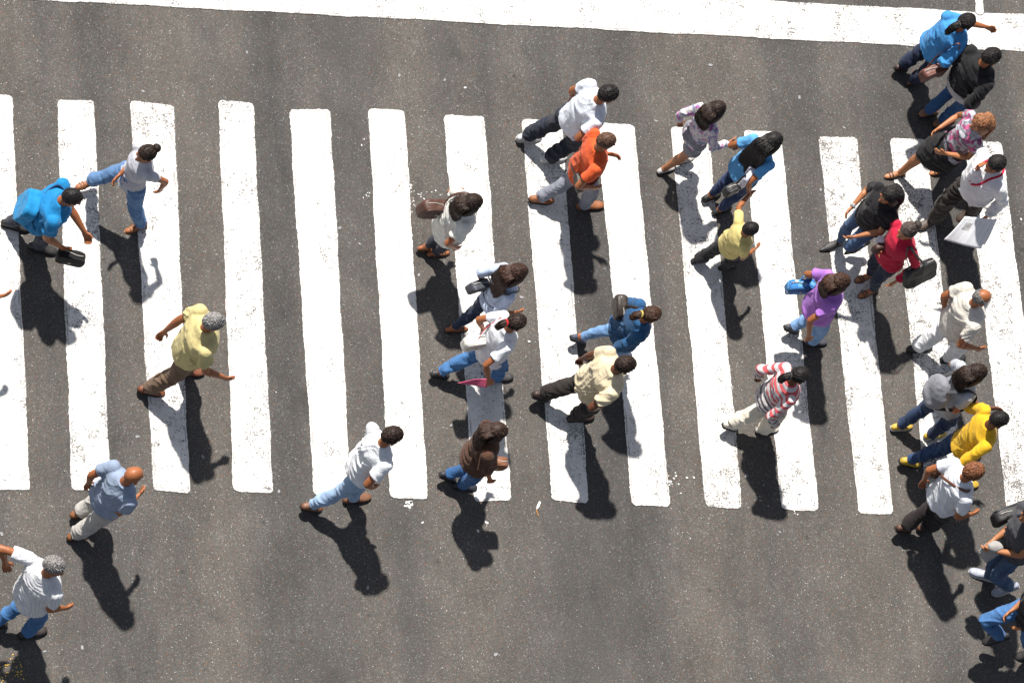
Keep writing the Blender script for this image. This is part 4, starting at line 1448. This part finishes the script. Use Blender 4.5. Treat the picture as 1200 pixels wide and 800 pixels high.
def mat_news():
    t = NT('newsprint')
    uv = t.n('UVMap', uv_map='page').outputs[0]
    s = t.n('SeparateXYZ')
    t.l(uv, s.inputs[0])
    u, v = s.outputs[0], s.outputs[1]
    colm = t.math('FRACT', t.math('MULTIPLY', u, 6.0))
    incol = t.math('MULTIPLY', t.math('GREATER_THAN', colm, .12), t.math('LESS_THAN', colm, .9))
    line = t.math('LESS_THAN', t.math('FRACT', t.math('MULTIPLY', v, 34.0)), .5)
    br = t.n('TexBrick')
    br.inputs['Scale'].default_value = 1.0
    words = t.math('GREATER_THAN', t.noise(t.mapping(uv, (90, 34, 1)), 1.0, 1), .42)
    mar = t.math('MULTIPLY', t.math('GREATER_THAN', v, .08), t.math('LESS_THAN', v, .9))
    ink = t.math('MULTIPLY', t.math('MULTIPLY', t.math('MULTIPLY', incol, line), words), mar)
    pic = t.math('MULTIPLY', t.math('MULTIPLY', t.math('GREATER_THAN', u, .18), t.math('LESS_THAN', u, .40)), t.math('MULTIPLY', t.math('GREATER_THAN', v, .50), t.math('LESS_THAN', v, .78)))
    c = t.mix(t.math('MULTIPLY', ink, .30), (.70, .71, .74), (.10, .10, .11))
    grey = t.ramp(t.noise(t.mapping(uv, (14, 10, 1)), 1.0, 4, .6), [(.3, .16), (.7, .5)])
    c = t.mix(pic, c, grey)
    t.l(c, t.b.inputs['Base Color'])
    t.b.inputs['Roughness'].default_value = .8
    return t.m


NP = mat_news()
news = paper_sheet('newspaper', 'open folded newspaper held out by the man with the red lanyard', 'newspaper',
                   [at(1106, 281, .80), at(1149, 291, .78), at(1168, 257, 1.0), at(1131, 254, 1.0)], NP, seed=3, nu=20, nv=14)
pg = paper_sheet('page', None, None, [at(1112, 280, .76), at(1154, 287, .74), at(1169, 258, .96), at(1134, 256, .96)], NP, seed=5)
pg.parent = news
pg.location = pg.location - news.location
paper_sheet('leaflet', 'pink leaflet held low by the woman with the red hair tie', 'leaflet',
            [at(536, 449, .82), at(570, 454, .80), at(578, 444, .88), at(556, 444, .88)], M('paper', (.62, .10, .20)), seed=2, wob=.002, fold=False)
paper_sheet('paper_sheet', 'white paper sheet held by the woman in crimson top above her purse', 'paper',
            [at(1024, 283, 1.06), at(1036, 286, 1.06), at(1041, 278, 1.10), at(1030, 276, 1.10)], M('paper', (.68, .68, .68)), seed=5, wob=.005, fold=False)
# scrap of litter on the road
lt = B()
p = [at(632.5, 588), at(630.5, 593), at(628.5, 597)]
lt.loft([np.array([*q[:2], .012]) for q in p], [(.010, .006), (.016, .008), (.010, .006)], (1, .3, 0), m=8)
scrap = mesh_obj('paper_scrap', lt, M('paper', (.72, .70, .66)), None, np.array([*p[1][:2], 0]))
tag(scrap, 'white crumpled scrap with an orange tail lying on the road below the bars', 'litter')
lt = B()
p = [at(628.5, 597), at(629, 600), at(630.5, 604), at(631, 605)]
lt.loft([np.array([*q[:2], .008]) for q in p], [(.006, .004), (.004, .004), (.005, .004), (.003, .003)], (1, .3, 0), m=6)
mesh_obj('tail', lt, M('paper', (.5, .22, .05)), scrap, np.array([*at(630.5, 593)[:2], 0]))

# splashes of road paint and trodden gum
def splat(pts, mat, name, z=.005):
    V, F = [], []
    for (x, y, rr) in pts:
        n = 9
        o = len(V)
        ph = random.uniform(0, 6)
        for j in range(n):
            a = 2 * math.pi * j / n
            q = rr * (1 + .3 * math.sin(a * 2 + ph) + random.uniform(-.15, .15))
            V.append((x + q * math.cos(a), y + q * math.sin(a), z))
        F.append(tuple(range(o, o + n)))
    b = B()
    b.add(V, F)
    o = mesh_obj(name, b, mat, None, None, shade=False)
    o['kind'] = 'stuff'
    tag(o, None)
    return o


pts = []
for (px, py, rr, n, sp) in ((481, 217, .016, 3, 3), (495, 227, .008, 12, 8), (486, 242, .007, 18, 6), (427, 231, .008, 7, 4), (424, 168, .010, 2, 3), (790, 563, .010, 14, 10), (785, 564, .018, 1, 0),
                            (478, 590, .020, 5, 2.5), (745, 592, .008, 5, 4), (929, 601, .007, 5, 3), (545, 103, .018, 1, 0), (895, 582, .007, 6, 8), (700, 430, .006, 5, 9), (620, 400, .012, 1, 0),
                            (560, 622, .016, 1, 0), (570, 612, .02, 1, 0), (495, 612, .012, 1, 0), (745, 570, .008, 10, 6), (300, 470, .007, 5, 10), (1190, 255, .012, 2, 6)):
    for _ in range(n):
        q = at(px + random.gauss(0, sp), py + random.gauss(0, sp * .7))
        pts.append((q[0], q[1], rr * random.uniform(.5, 1.1)))
o = splat(pts, M('paper', (.62, .61, .59)), 'paint_splashes')
o['label'] = 'scattered white paint splashes on the asphalt between the bars'
pts = []
for _ in range(60):
    q = at(random.uniform(0, 1200), random.uniform(60, 800))
    pts.append((q[0], q[1], random.uniform(.008, .02)))
o = splat(pts, M('paper', (.22, .22, .225)), 'chewing_gum_spots', .0065)
o['label'] = 'grey trodden chewing gum spots on the road'

pts = []
for _ in range(34):  # small flat yellow specks strewn at random over the asphalt
    q = at(random.gauss(12, 9), random.gauss(783, 10))
    pts.append((q[0], q[1], random.uniform(.004, .009)))
o = splat(pts, M('paper', (.62, .40, .06)), 'yellow_specks', .0075)
o['label'] = 'tiny yellow specks scattered on the road in the bottom left corner'
finish_pending()
